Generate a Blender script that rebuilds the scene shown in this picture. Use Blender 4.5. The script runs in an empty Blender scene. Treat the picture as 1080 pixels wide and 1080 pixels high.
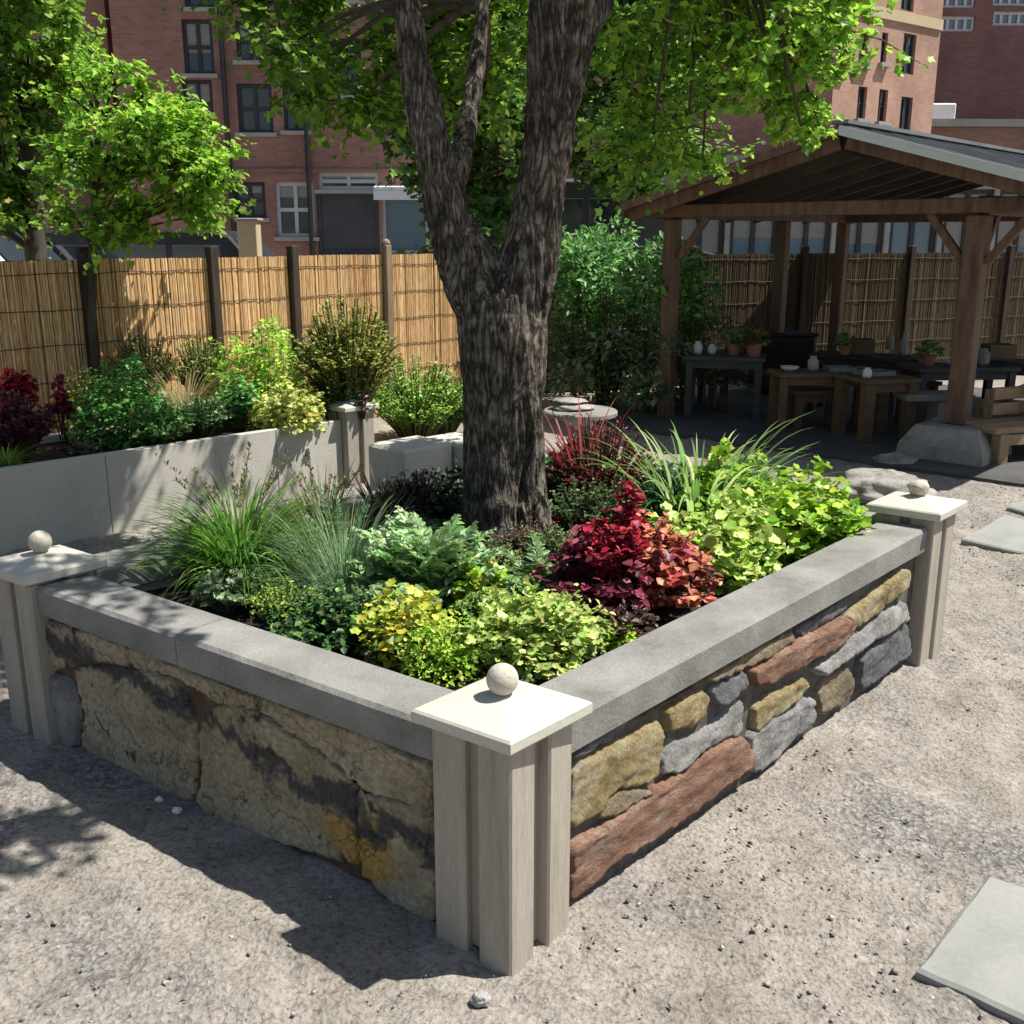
import bpy, math, random
import numpy as np
from mathutils import Vector, noise
random.seed(7); rng = np.random.default_rng(7)
C = bpy.context.scene.collection
R = math.radians

# ------------------------------------------------------------------ camera
FPX, HOR, HC = 1100.0, 250.0, 1.8
PITCH = math.atan((540 - HOR) / FPX)
cp, sp_ = math.cos(PITCH), math.sin(PITCH)
def ray(u, v):
    x = (u - 540) / FPX; y = (540 - v) / FPX
    return np.array([x, cp + y * sp_, -sp_ + y * cp])
O = np.array([0, 0, HC])
def U(u, v, z=0.0):                      # where a sight line meets height z
    r = ray(u, v); return O + (z - HC) / r[2] * r
def D(u, v, Y):                          # where a sight line meets depth Y
    r = ray(u, v); return O + Y / r[1] * r
def onplane(u, v, P, n):
    r = ray(u, v); return O + np.dot(P - O, n) / np.dot(r, n) * r
cam = bpy.data.cameras.new('camera'); co = bpy.data.objects.new('camera', cam); C.objects.link(co)
co.location = (0, 0, HC); co.rotation_euler = (math.pi / 2 - PITCH, 0, 0)
cam.sensor_width = 36; cam.sensor_fit = 'HORIZONTAL'; cam.lens = 36 * FPX / 1080; cam.clip_end = 2000; cam.clip_start = 0.05
bpy.context.scene.camera = co

# ------------------------------------------------------------------ light
SUN = np.array([0.37, 0.012, 0.655]); SUN /= np.linalg.norm(SUN)
el = math.asin(SUN[2]); az = math.atan2(SUN[0], SUN[1])
w = bpy.data.worlds.new("World"); bpy.context.scene.world = w; w.use_nodes = True
nt = w.node_tree; sky = nt.nodes.new('ShaderNodeTexSky'); sky.sky_type = 'NISHITA'; sky.sun_disc = False
sky.sun_elevation = el; sky.sun_rotation = az; sky.dust_density = 1.5
nt.links.new(sky.outputs[0], nt.nodes['Background'].inputs[0]); nt.nodes['Background'].inputs[1].default_value = 0.07
sl = bpy.data.lights.new('sun', 'SUN'); sl.energy = 5.0; sl.angle = R(0.5); sl.color = (1, .97, .925)
so = bpy.data.objects.new('sun', sl); C.objects.link(so)
so.rotation_euler = Vector(-SUN).to_track_quat('-Z', 'Y').to_euler(); so.location = (6, 2, 12)
vs = bpy.context.scene.view_settings; vs.view_transform = 'Standard'; vs.look = 'None'; vs.exposure = 0.68; vs.gamma = 1

cy = bpy.context.scene.cycles; cy.max_bounces = 6; cy.diffuse_bounces = 3; cy.glossy_bounces = 2; cy.transmission_bounces = 3; cy.transparent_max_bounces = 4
# ------------------------------------------------------------------ materials
def base_mat(name):
    m = bpy.data.materials.new(name); m.use_nodes = True
    return m, m.node_tree.nodes, m.node_tree.links, m.node_tree.nodes['Principled BSDF']
def ramp(N, cols, lo=.3, hi=.7):
    r = N.new('ShaderNodeValToRGB'); e = r.color_ramp.elements
    n = len(cols)
    for i, c in enumerate(cols):
        p = lo + (hi - lo) * i / max(1, n - 1)
        x = e[i] if i < 2 else e.new(p)
        x.position = p; x.color = (*c, 1)
    return r
def M(name, cols, scale=5, rough=.85, bump=.3, bscale=60, stretch=(1, 1, 1), lo=.3, hi=.7, metallic=0, detail=8, bdist=.01, spec=.3, fine=None, distort=0.0, brough=.65):
    m, N, L, b = base_mat(name)
    tc = N.new('ShaderNodeTexCoord'); mp = N.new('ShaderNodeMapping'); mp.inputs['Scale'].default_value = stretch
    L.new(tc.outputs['Object'], mp.inputs[0])
    n1 = N.new('ShaderNodeTexNoise'); n1.inputs['Scale'].default_value = scale; n1.inputs['Detail'].default_value = detail; n1.inputs['Roughness'].default_value = .6
    n1.inputs['Distortion'].default_value = distort
    L.new(mp.outputs[0], n1.inputs['Vector'])
    r = ramp(N, cols, lo, hi); L.new(n1.outputs[0], r.inputs[0])
    col = r.outputs[0]
    if fine:                               # fine speckle: (scale, amount)
        n3 = N.new('ShaderNodeTexNoise'); n3.inputs['Scale'].default_value = fine[0]; n3.inputs['Detail'].default_value = 4
        L.new(mp.outputs[0], n3.inputs['Vector'])
        mr = N.new('ShaderNodeMapRange'); mr.inputs[1].default_value = .3; mr.inputs[2].default_value = .7
        mr.inputs[3].default_value = 1 - fine[1]; mr.inputs[4].default_value = 1 + fine[1]; L.new(n3.outputs[0], mr.inputs[0])
        mx = N.new('ShaderNodeVectorMath'); mx.operation = 'SCALE'; L.new(col, mx.inputs[0]); L.new(mr.outputs[0], mx.inputs['Scale'])
        col = mx.outputs[0]
    L.new(col, b.inputs['Base Color'])
    b.inputs['Roughness'].default_value = rough; b.inputs['Metallic'].default_value = metallic; b.inputs['Specular IOR Level'].default_value = spec
    if bump:
        n2 = N.new('ShaderNodeTexNoise'); n2.inputs['Scale'].default_value = bscale; n2.inputs['Detail'].default_value = 8; n2.inputs['Roughness'].default_value = brough
        L.new(mp.outputs[0], n2.inputs['Vector'])
        bp = N.new('ShaderNodeBump'); bp.inputs['Strength'].default_value = bump; bp.inputs['Distance'].default_value = bdist
        L.new(n2.outputs[0], bp.inputs['Height']); L.new(bp.outputs[0], b.inputs['Normal'])
    return m
def leafmat(name, trans=.3, rough=.45):
    m, N, L, b = base_mat(name)
    ca = N.new('ShaderNodeAttribute'); ca.attribute_name = 'Col'
    L.new(ca.outputs[0], b.inputs['Base Color']); b.inputs['Roughness'].default_value = rough; b.inputs['Specular IOR Level'].default_value = .35
    t = N.new('ShaderNodeBsdfTranslucent'); L.new(ca.outputs[0], t.inputs[0])
    ms = N.new('ShaderNodeMixShader'); ms.inputs[0].default_value = trans
    L.new(b.outputs[0], ms.inputs[1]); L.new(t.outputs[0], ms.inputs[2]); L.new(ms.outputs[0], N['Material Output'].inputs[0])
    return m
def attrmat(name, rough=.8, bump=.2, bscale=80, stretch=(1, 1, 1), spec=.25):
    m, N, L, b = base_mat(name)
    ca = N.new('ShaderNodeAttribute'); ca.attribute_name = 'Col'
    tc = N.new('ShaderNodeTexCoord'); mp = N.new('ShaderNodeMapping'); mp.inputs['Scale'].default_value = stretch; L.new(tc.outputs['Object'], mp.inputs[0])
    n2 = N.new('ShaderNodeTexNoise'); n2.inputs['Scale'].default_value = bscale; n2.inputs['Detail'].default_value = 6; L.new(mp.outputs[0], n2.inputs['Vector'])
    mr = N.new('ShaderNodeMapRange'); mr.inputs[1].default_value = .3; mr.inputs[2].default_value = .7; mr.inputs[3].default_value = .7; mr.inputs[4].default_value = 1.25
    L.new(n2.outputs[0], mr.inputs[0])
    mx = N.new('ShaderNodeVectorMath'); mx.operation = 'SCALE'; L.new(ca.outputs[0], mx.inputs[0]); L.new(mr.outputs[0], mx.inputs['Scale'])
    L.new(mx.outputs[0], b.inputs['Base Color']); b.inputs['Roughness'].default_value = rough; b.inputs['Specular IOR Level'].default_value = spec
    bp = N.new('ShaderNodeBump'); bp.inputs['Strength'].default_value = bump; bp.inputs['Distance'].default_value = .01
    L.new(n2.outputs[0], bp.inputs['Height']); L.new(bp.outputs[0], b.inputs['Normal'])
    return m
def brickmat(name, c1, c2, mortar, sx=1.0):
    m, N, L, b = base_mat(name)
    tc = N.new('ShaderNodeTexCoord'); sep = N.new('ShaderNodeSeparateXYZ'); L.new(tc.outputs['Object'], sep.inputs[0])
    ad = N.new('ShaderNodeMath'); ad.operation = 'ADD'; L.new(sep.outputs[0], ad.inputs[0]); L.new(sep.outputs[1], ad.inputs[1])
    cb = N.new('ShaderNodeCombineXYZ'); L.new(ad.outputs[0], cb.inputs[0]); L.new(sep.outputs[2], cb.inputs[1])
    br = N.new('ShaderNodeTexBrick'); br.inputs['Scale'].default_value = 4.0 * sx
    br.inputs['Color1'].default_value = (*c1, 1); br.inputs['Color2'].default_value = (*c2, 1); br.inputs['Mortar'].default_value = (*mortar, 1)
    br.inputs['Mortar Size'].default_value = .018; br.inputs['Brick Width'].default_value = .9; br.inputs['Row Height'].default_value = .3
    L.new(cb.outputs[0], br.inputs['Vector'])
    n = N.new('ShaderNodeTexNoise'); n.inputs['Scale'].default_value = .6; n.inputs['Detail'].default_value = 6; L.new(tc.outputs['Object'], n.inputs['Vector'])
    mr = N.new('ShaderNodeMapRange'); mr.inputs[1].default_value = .3; mr.inputs[2].default_value = .7; mr.inputs[3].default_value = .75; mr.inputs[4].default_value = 1.2; L.new(n.outputs[0], mr.inputs[0])
    mx = N.new('ShaderNodeVectorMath'); mx.operation = 'SCALE'; L.new(br.outputs[0], mx.inputs[0]); L.new(mr.outputs[0], mx.inputs['Scale'])
    L.new(mx.outputs[0], b.inputs['Base Color']); b.inputs['Roughness'].default_value = .9
    return m
def glassmat(name, tint, rough=.08):
    m, N, L, b = base_mat(name)
    b.inputs['Base Color'].default_value = (*tint, 1); b.inputs['Roughness'].default_value = rough; b.inputs['Specular IOR Level'].default_value = .8
    n = N.new('ShaderNodeTexNoise'); n.inputs['Scale'].default_value = 1.5
    bp = N.new('ShaderNodeBump'); bp.inputs['Strength'].default_value = .08; L.new(n.outputs[0], bp.inputs['Height']); L.new(bp.outputs[0], b.inputs['Normal'])
    return m
MT = {}
MT['paint'] = M('painted_timber', [(.27, .235, .185), (.355, .315, .255), (.40, .362, .297)], 3, .7, .35, 30, (7, 7, .5), fine=(45, .12), lo=.25)
MT['paintcore'] = M('painted_timber_dark', [(.30, .265, .21), (.36, .32, .26)], 3, .8, .25, 30, (6, 6, .6))
MT['cap'] = M('painted_cap', [(.42, .395, .33), (.49, .467, .395), (.52, .495, .42)], 5, .6, .15, 60, fine=(70, .06), lo=.22)
MT['ball'] = M('ball_stone', [(.42, .38, .305), (.52, .475, .39)], 14, .8, .35, 90, fine=(80, .1))
MT['coping'] = M('cast_coping', [(.12, .115, .10), (.185, .178, .158), (.235, .227, .204), (.285, .275, .25)], 4.5, .85, .35, 70, fine=(140, .16), lo=.25, hi=.75)
MT['rearwall'] = M('smooth_render', [(.40, .37, .31), (.47, .44, .375), (.52, .487, .42)], 2.6, .85, .2, 60, fine=(90, .07), lo=.25)
MT['mortar'] = M('mortar', [(.06, .054, .048), (.15, .138, .12)], 20, .95, .6, 70)
MT['soil'] = M('soil', [(.012, .009, .007), (.03, .022, .016), (.05, .036, .026)], 30, .95, .8, 90, bdist=.02)
MT['bark'] = M('tree_bark', [(.018, .015, .012), (.075, .065, .055), (.15, .135, .115), (.27, .25, .215)], 22, .95, 1.0, 46, (1.4, 1.4, .34), lo=.36, hi=.66, bdist=.03, spec=.1, distort=.2, detail=12, fine=(90, .35), brough=.8)
MT['twig'] = M('twig_bark', [(.04, .03, .022), (.10, .08, .06)], 20, .9, .4, 60, (1, 1, .3))
MT['stem'] = M('plant_stem', [(.05, .07, .02), (.10, .12, .04)], 20, .7, .1)
MT['darkstem'] = M('dark_plant_stem', [(.035, .014, .018), (.08, .03, .03)], 20, .7, .1)
MT['brownwood'] = M('pavilion_timber', [(.075, .043, .03), (.135, .08, .055), (.18, .11, .076)], 3, .65, .3, 30, (5, 5, 1.0), fine=(25, .12))
MT['darkwood'] = M('dark_roof_boards', [(.016, .012, .009), (.036, .027, .02)], 3, .8, .3, 30, (2, 2, 2))
MT['rafter'] = M('rafter_wood', [(.06, .047, .04), (.10, .08, .066)], 3, .75, .3, 30)
MT['roofmetal'] = M('roof_metal', [(.16, .165, .17), (.26, .265, .27)], 2, .45, .1, 20, metallic=.6)
MT['roofedge'] = M('roof_edge_metal', [(.55, .56, .57), (.68, .69, .70)], 2, .35, .05, 20, metallic=.3)
MT['fencepost'] = M('fence_post', [(.028, .02, .015), (.06, .043, .03)], 6, .8, .3, 40, (3, 3, .5))
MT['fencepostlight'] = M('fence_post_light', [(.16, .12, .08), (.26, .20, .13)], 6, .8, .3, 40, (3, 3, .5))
MT['cane'] = attrmat('bamboo_cane', .7, .15, 60, (1, 1, .15))
MT['wire'] = M('fence_wire', [(.03, .022, .016), (.05, .038, .03)], 10, .6, 0)
MT['concrete'] = M('concrete', [(.27, .26, .24), (.36, .35, .325)], 2.5, .9, .25, 70, fine=(120, .1))
MT['patio'] = M('shade_dark_concrete', [(.055, .053, .052), (.10, .097, .093)], 2.5, .9, .25, 70, fine=(120, .1))  # concrete darkened, the pavilion roof's shade is put into its colour
MT['flag'] = M('flagstone', [(.205, .205, .185), (.262, .26, .235), (.295, .29, .262)], 3.4, .8, .15, 30, fine=(70, .05))
MT['palerock'] = M('pale_rock', [(.15, .13, .11), (.29, .263, .228), (.38, .35, .31)], 6, .9, .7, 25, bdist=.02)
MT['white'] = M('white_paint', [(.62, .63, .64), (.72, .73, .74)], 3, .35, .05)
MT['dark'] = M('dark_paint', [(.012, .012, .014), (.03, .03, .033)], 3, .5, .1)
MT['greypanel'] = M('grey_panel', [(.05, .054, .06), (.075, .08, .088)], 2, .5, .05)
MT['tyre'] = M('tyre', [(.012, .012, .012), (.022, .022, .022)], 10, .9, .1)
MT['glass'] = glassmat('window_glass', (.03, .04, .05))
MT['blueglass'] = glassmat('blue_glass', (.10, .17, .22), .15)
MT['whiteframe'] = M('window_frame', [(.42, .43, .44), (.5, .51, .52)], 3, .5, .05)
MT['darkframe'] = M('dark_window_frame', [(.03, .03, .034), (.05, .05, .055)], 3, .5, .05)
MT['brick'] = brickmat('red_brown_brick', (.25, .115, .09), (.32, .158, .12), (.27, .2, .17))
MT['pinkbrick'] = brickmat('pale_pink_brick', (.36, .17, .13), (.42, .21, .165), (.38, .26, .22))
MT['redbrick'] = brickmat('bright_red_brick', (.34, .075, .05), (.42, .10, .065), (.35, .16, .12))
MT['orangebrick'] = brickmat('orange_brick', (.36, .20, .135), (.43, .25, .175), (.40, .30, .24))
MT['darkbrick'] = brickmat('dark_brick', (.14, .068, .066), (.18, .088, .083), (.15, .10, .093))
MT['brownbrick'] = brickmat('brown_brick', (.20, .115, .080), (.25, .145, .10), (.21, .14, .11))
MT['blind'] = M('window_blind', [(.22, .215, .20), (.30, .29, .27)], 3, .8, .1, 20, (1, 1, 14))
MT['tan'] = M('tan_panel', [(.45, .36, .22), (.52, .42, .27)], 4, .7, .1)
MT['leaf'] = leafmat('leaf', .32)
MT['leafthin'] = leafmat('thin_leaf', .5)
MT['leafdull'] = leafmat('fleshy_leaf', .15, .4)
MT['pebble'] = attrmat('pebble', .9, .2, 120)
MT['clay'] = M('clay_pot', [(.25, .10, .06), (.32, .14, .085)], 8, .8, .1)
MT['ceramic'] = M('ceramic', [(.55, .55, .53), (.66, .66, .64)], 8, .3, .02)
MT['tablewood'] = M('table_wood', [(.085, .055, .03), (.15, .10, .058)], 4, .6, .25, 40, (1, 6, 6), fine=(30, .1))
MT['darkplank'] = M('dark_plank', [(.03, .022, .016), (.06, .045, .032)], 4, .7, .25, 40, (1, 6, 6), fine=(30, .1))
MT['greywood'] = M('grey_shade_dark_wood', [(.045, .044, .042), (.08, .078, .074)], 4, .7, .25, 40, (1, 6, 6), fine=(30, .1))  # table colour lowered to put the pavilion's shade into the wood
MT['woodbox'] = M('weathered_plank', [(.26, .17, .10), (.38, .265, .165)], 4, .7, .3, 40, (1.5, 1.5, 6), fine=(30, .1))
def barkmat():
    m, N, L, b = base_mat('furrowed_bark')
    tc = N.new('ShaderNodeTexCoord')
    mp = N.new('ShaderNodeMapping'); mp.inputs['Scale'].default_value = (1, 1, .2); L.new(tc.outputs['Object'], mp.inputs[0])
    nd = N.new('ShaderNodeTexNoise'); nd.inputs['Scale'].default_value = 9; nd.inputs['Detail'].default_value = 6; L.new(mp.outputs[0], nd.inputs['Vector'])
    sc_ = N.new('ShaderNodeVectorMath'); sc_.operation = 'SCALE'; sc_.inputs['Scale'].default_value = .2; L.new(nd.outputs['Color'], sc_.inputs[0])
    ad = N.new('ShaderNodeVectorMath'); L.new(mp.outputs[0], ad.inputs[0]); L.new(sc_.outputs[0], ad.inputs[1])
    vo = N.new('ShaderNodeTexVoronoi'); vo.feature = 'DISTANCE_TO_EDGE'; vo.inputs['Scale'].default_value = 34; L.new(ad.outputs[0], vo.inputs['Vector'])
    nw = N.new('ShaderNodeTexNoise'); nw.inputs['Scale'].default_value = 14; nw.inputs['Detail'].default_value = 8; L.new(tc.outputs['Object'], nw.inputs['Vector'])
    mw = N.new('ShaderNodeMath'); mw.operation = 'MULTIPLY_ADD'; L.new(nw.outputs[0], mw.inputs[0]); mw.inputs[1].default_value = .55; mw.inputs[2].default_value = -.24
    ma = N.new('ShaderNodeMath'); ma.operation = 'ADD'; L.new(vo.outputs['Distance'], ma.inputs[0]); L.new(mw.outputs[0], ma.inputs[1])
    plate = ramp(N, [(0, 0, 0), (.6, .6, .6), (1, 1, 1)], .0, .26); L.new(ma.outputs[0], plate.inputs[0])
    n2 = N.new('ShaderNodeTexNoise'); n2.inputs['Scale'].default_value = 30; n2.inputs['Detail'].default_value = 12; n2.inputs['Roughness'].default_value = .75; L.new(tc.outputs['Object'], n2.inputs['Vector'])
    n3 = N.new('ShaderNodeTexNoise'); n3.inputs['Scale'].default_value = 3.5; n3.inputs['Detail'].default_value = 6; L.new(tc.outputs['Object'], n3.inputs['Vector'])
    c1 = ramp(N, [(.065, .053, .042), (.16, .136, .112), (.29, .262, .225)], .3, .7); L.new(n2.outputs[0], c1.inputs[0])
    c2 = ramp(N, [(.55, .55, .55), (1.0, 1.0, 1.0), (1.4, 1.36, 1.28)], .32, .68); L.new(n3.outputs[0], c2.inputs[0])
    m1 = N.new('ShaderNodeMix'); m1.data_type = 'RGBA'; m1.blend_type = 'MULTIPLY'; m1.inputs[0].default_value = 1; L.new(c1.outputs[0], m1.inputs[6]); L.new(c2.outputs[0], m1.inputs[7])
    m2 = N.new('ShaderNodeMix'); m2.data_type = 'RGBA'; L.new(plate.outputs[0], m2.inputs[0]); m2.inputs[6].default_value = (.036, .029, .023, 1); L.new(m1.outputs[2], m2.inputs[7])
    L.new(m2.outputs[2], b.inputs['Base Color']); b.inputs['Roughness'].default_value = .95; b.inputs['Specular IOR Level'].default_value = .1
    b1 = N.new('ShaderNodeBump'); b1.inputs['Strength'].default_value = .9; b1.inputs['Distance'].default_value = .02; L.new(plate.outputs[0], b1.inputs['Height'])
    b2 = N.new('ShaderNodeBump'); b2.inputs['Strength'].default_value = .8; b2.inputs['Distance'].default_value = .012; L.new(n2.outputs[0], b2.inputs['Height']); L.new(b1.outputs[0], b2.inputs['Normal']); L.new(b2.outputs[0], b.inputs['Normal'])
    return m
MT['bark'] = barkmat()
SC = {  # stones of the wall
 'ochre': M('ochre_stone', [(.13, .10, .06), (.36, .27, .12), (.48, .385, .20), (.52, .45, .31)], 9, .9, 1.0, 45, lo=.28, hi=.68, bdist=.03, brough=.78, fine=(80, .2), distort=.6),
 'rust': M('rust_stone', [(.14, .075, .05), (.27, .145, .092), (.36, .215, .145), (.46, .35, .27)], 8, .9, .9, 40, (1, 1, 3), lo=.25, hi=.72, bdist=.03, brough=.785, fine=(90, .25)),
 'slate': M('slate_stone', [(.11, .11, .113), (.19, .187, .187), (.32, .31, .30)], 8, .8, 1.0, 40, bdist=.03, brough=.78, fine=(80, .15)),
 'grey': M('grey_stone', [(.20, .19, .18), (.37, .355, .33), (.52, .50, .46)], 7, .9, 1.0, 40, bdist=.03, brough=.785, fine=(80, .18)),
 'tan': M('tan_stone', [(.19, .145, .085), (.33, .26, .165), (.42, .35, .25)], 8, .9, 1.0, 40, bdist=.03, brough=.78, fine=(80, .18)),
 'brown': M('brown_stone', [(.085, .055, .035), (.17, .11, .07), (.24, .17, .11)], 8, .9, 1.0, 40, bdist=.03, brough=.78, fine=(80, .18)),
}
def sandstone():                           # big weathered slab: tan with dark wandering stain seams and an orange rust bloom
    m, N, L, b = base_mat('stained_sandstone')
    tc = N.new('ShaderNodeTexCoord')
    def nz(scale, det, dist=0, st=(1, 1, 1)):
        mp = N.new('ShaderNodeMapping'); mp.inputs['Scale'].default_value = st; L.new(tc.outputs['Object'], mp.inputs[0])
        n = N.new('ShaderNodeTexNoise'); n.inputs['Scale'].default_value = scale; n.inputs['Detail'].default_value = det; n.inputs['Distortion'].default_value = dist
        n.inputs['Roughness'].default_value = .62
        L.new(mp.outputs[0], n.inputs['Vector']); return n
    a = ramp(N, [(.20, .16, .10), (.34, .285, .185), (.43, .375, .265)], .3, .7); L.new(nz(3.2, 8).outputs[0], a.inputs[0])
    s = ramp(N, [(0, 0, 0), (1, 1, 1)], .515, .59); L.new(nz(2.3, 9, .9, (1, 1, 2.1)).outputs[0], s.inputs[0])
    s2 = ramp(N, [(0, 0, 0), (1, 1, 1)], .60, .66); L.new(nz(9, 9, .5).outputs[0], s2.inputs[0])
    o = ramp(N, [(0, 0, 0), (1, 1, 1)], .58, .68)
    no = nz(2.6, 5, .3); no.noise_dimensions = '4D'; no.inputs['W'].default_value = 3.7; L.new(no.outputs[0], o.inputs[0])
    def mix(f, c1, c2, col):
        x = N.new('ShaderNodeMix'); x.data_type = 'RGBA'; L.new(f, x.inputs[0]); L.new(c1, x.inputs[6]); x.inputs[7].default_value = (*col, 1); return x.outputs[2]
    c = mix(o.outputs[0], a.outputs[0], None, (.46, .27, .06)) if False else None
    sepp = N.new('ShaderNodeSeparateXYZ'); L.new(tc.outputs['Object'], sepp.inputs[0])
    def mth(op, x, y):
        q = N.new('ShaderNodeMath'); q.operation = op
        for k, v in ((0, x), (1, y)):
            if isinstance(v, (int, float)): q.inputs[k].default_value = v
            else: L.new(v, q.inputs[k])
        return q.outputs[0]
    sx = mth('ADD', mth('MULTIPLY', sepp.outputs[0], -.804), mth('MULTIPLY', sepp.outputs[1], .595)); zz = sepp.outputs[2]
    wob = mth('MULTIPLY', mth('SUBTRACT', nz(4.5, 9, .4).outputs[0], .5), .42)
    dd = mth('ABSOLUTE', mth('SUBTRACT', zz, mth('ADD', mth('ADD', mth('MULTIPLY', sx, .125), .165), wob)), 0)
    wdt = mth('MULTIPLY', nz(3.1, 3).outputs[0], .125)
    st = ramp(N, [(1, 1, 1), (.75, .75, .75), (0, 0, 0)], .25, .8); L.new(mth('DIVIDE', dd, wdt), st.inputs[0])
    ex = mth('MULTIPLY', mth('SUBTRACT', sx, .56), .75); ez = mth('SUBTRACT', zz, .12)
    rb = mth('ADD', mth('SQRT', mth('ADD', mth('MULTIPLY', ex, ex), mth('MULTIPLY', ez, ez)), 0), wob)
    ob = ramp(N, [(1, 1, 1), (0, 0, 0)], .06, .13); L.new(rb, ob.inputs[0])
    x1 = N.new('ShaderNodeMix'); x1.data_type = 'RGBA'; L.new(ob.outputs[0], x1.inputs[0]); L.new(a.outputs[0], x1.inputs[6]); x1.inputs[7].default_value = (.42, .27, .075, 1)
    x2 = N.new('ShaderNodeMix'); x2.data_type = 'RGBA'; L.new(st.outputs[0], x2.inputs[0]); L.new(x1.outputs[2], x2.inputs[6]); x2.inputs[7].default_value = (.075, .07, .066, 1)
    x3 = N.new('ShaderNodeMix'); x3.data_type = 'RGBA'; L.new(s2.outputs[0], x3.inputs[0]); L.new(x2.outputs[2], x3.inputs[6]); x3.inputs[7].default_value = (.075, .055, .035, 1)
    spk = N.new('ShaderNodeMapRange'); spk.inputs[1].default_value = .32; spk.inputs[2].default_value = .62; spk.inputs[3].default_value = .62; spk.inputs[4].default_value = 1.18; L.new(nz(55, 8).outputs[0], spk.inputs[0])
    sv = N.new('ShaderNodeVectorMath'); sv.operation = 'SCALE'; L.new(x3.outputs[2], sv.inputs[0]); L.new(spk.outputs[0], sv.inputs['Scale'])
    ck = N.new('ShaderNodeTexVoronoi'); ck.feature = 'DISTANCE_TO_EDGE'; ck.inputs['Scale'].default_value = 3.4
    ckn = N.new('ShaderNodeVectorMath'); ckn.operation = 'SCALE'; ckn.inputs['Scale'].default_value = .35; L.new(nz(5, 10).outputs['Color'], ckn.inputs[0])
    cka = N.new('ShaderNodeVectorMath'); L.new(tc.outputs['Object'], cka.inputs[0]); L.new(ckn.outputs[0], cka.inputs[1]); L.new(cka.outputs[0], ck.inputs['Vector'])
    ckr = ramp(N, [(.3, .27, .24), (1, 1, 1)], .002, .02); L.new(ck.outputs['Distance'], ckr.inputs[0])
    cm = N.new('ShaderNodeMix'); cm.data_type = 'RGBA'; cm.blend_type = 'MULTIPLY'; cm.inputs[0].default_value = .8; L.new(sv.outputs[0], cm.inputs[6]); L.new(ckr.outputs[0], cm.inputs[7])
    L.new(cm.outputs[2], b.inputs['Base Color']); b.inputs['Roughness'].default_value = .9; b.inputs['Specular IOR Level'].default_value = .2
    bp = N.new('ShaderNodeBump'); bp.inputs['Strength'].default_value = 1.0; bp.inputs['Distance'].default_value = .03
    L.new(nz(18, 14).outputs[0], bp.inputs['Height']); L.new(bp.outputs[0], b.inputs['Normal'])
    return m
SC['sand'] = sandstone()
def groundmat():
    m, N, L, b = base_mat('gravel_ground')
    tc = N.new('ShaderNodeTexCoord')
    def nz(scale, det, dist=0):
        n = N.new('ShaderNodeTexNoise'); n.inputs['Scale'].default_value = scale; n.inputs['Detail'].default_value = det; n.inputs['Distortion'].default_value = dist
        n.inputs['Roughness'].default_value = .65; L.new(tc.outputs['Object'], n.inputs['Vector']); return n
    dirt = ramp(N, [(.215, .19, .157), (.287, .256, .216), (.345, .31, .264)], .32, .68); L.new(nz(3.0, 9, .4).outputs[0], dirt.inputs[0])
    vor = N.new('ShaderNodeTexVoronoi'); vor.inputs['Scale'].default_value = 75; L.new(tc.outputs['Object'], vor.inputs['Vector'])
    sepc = N.new('ShaderNodeSeparateColor'); L.new(vor.outputs['Color'], sepc.inputs[0])
    grav = ramp(N, [(.09, .087, .084), (.19, .182, .172), (.31, .297, .28)], .1, .9); L.new(sepc.outputs[0], grav.inputs[0])
    mk = ramp(N, [(0, 0, 0), (.85, .85, .85)], .52, .66); L.new(nz(1.1, 7, .3).outputs[0], mk.inputs[0])
    x = N.new('ShaderNodeMix'); x.data_type = 'RGBA'; L.new(mk.outputs[0], x.inputs[0]); L.new(dirt.outputs[0], x.inputs[6]); L.new(grav.outputs[0], x.inputs[7])
    sp = ramp(N, [(.55, .55, .55), (1, 1, 1), (1.18, 1.18, 1.18)], .33, .62); L.new(nz(60, 5).outputs[0], sp.inputs[0])
    mm = N.new('ShaderNodeMix'); mm.data_type = 'RGBA'; mm.blend_type = 'MULTIPLY'; mm.inputs[0].default_value = 1
    L.new(x.outputs[2], mm.inputs[6]); L.new(sp.outputs[0], mm.inputs[7]); L.new(mm.outputs[2], b.inputs['Base Color'])
    b.inputs['Roughness'].default_value = .95; b.inputs['Specular IOR Level'].default_value = .1
    b1 = N.new('ShaderNodeBump'); b1.inputs['Strength'].default_value = 1.0; b1.inputs['Distance'].default_value = .02; L.new(nz(24, 12, .5).outputs[0], b1.inputs['Height'])
    b2 = N.new('ShaderNodeBump'); b2.inputs['Strength'].default_value = .5; b2.inputs['Distance'].default_value = .008
    L.new(vor.outputs['Distance'], b2.inputs['Height']); L.new(b1.outputs[0], b2.inputs['Normal']); L.new(b2.outputs[0], b.inputs['Normal'])
    return m
MT['ground'] = groundmat()

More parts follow.
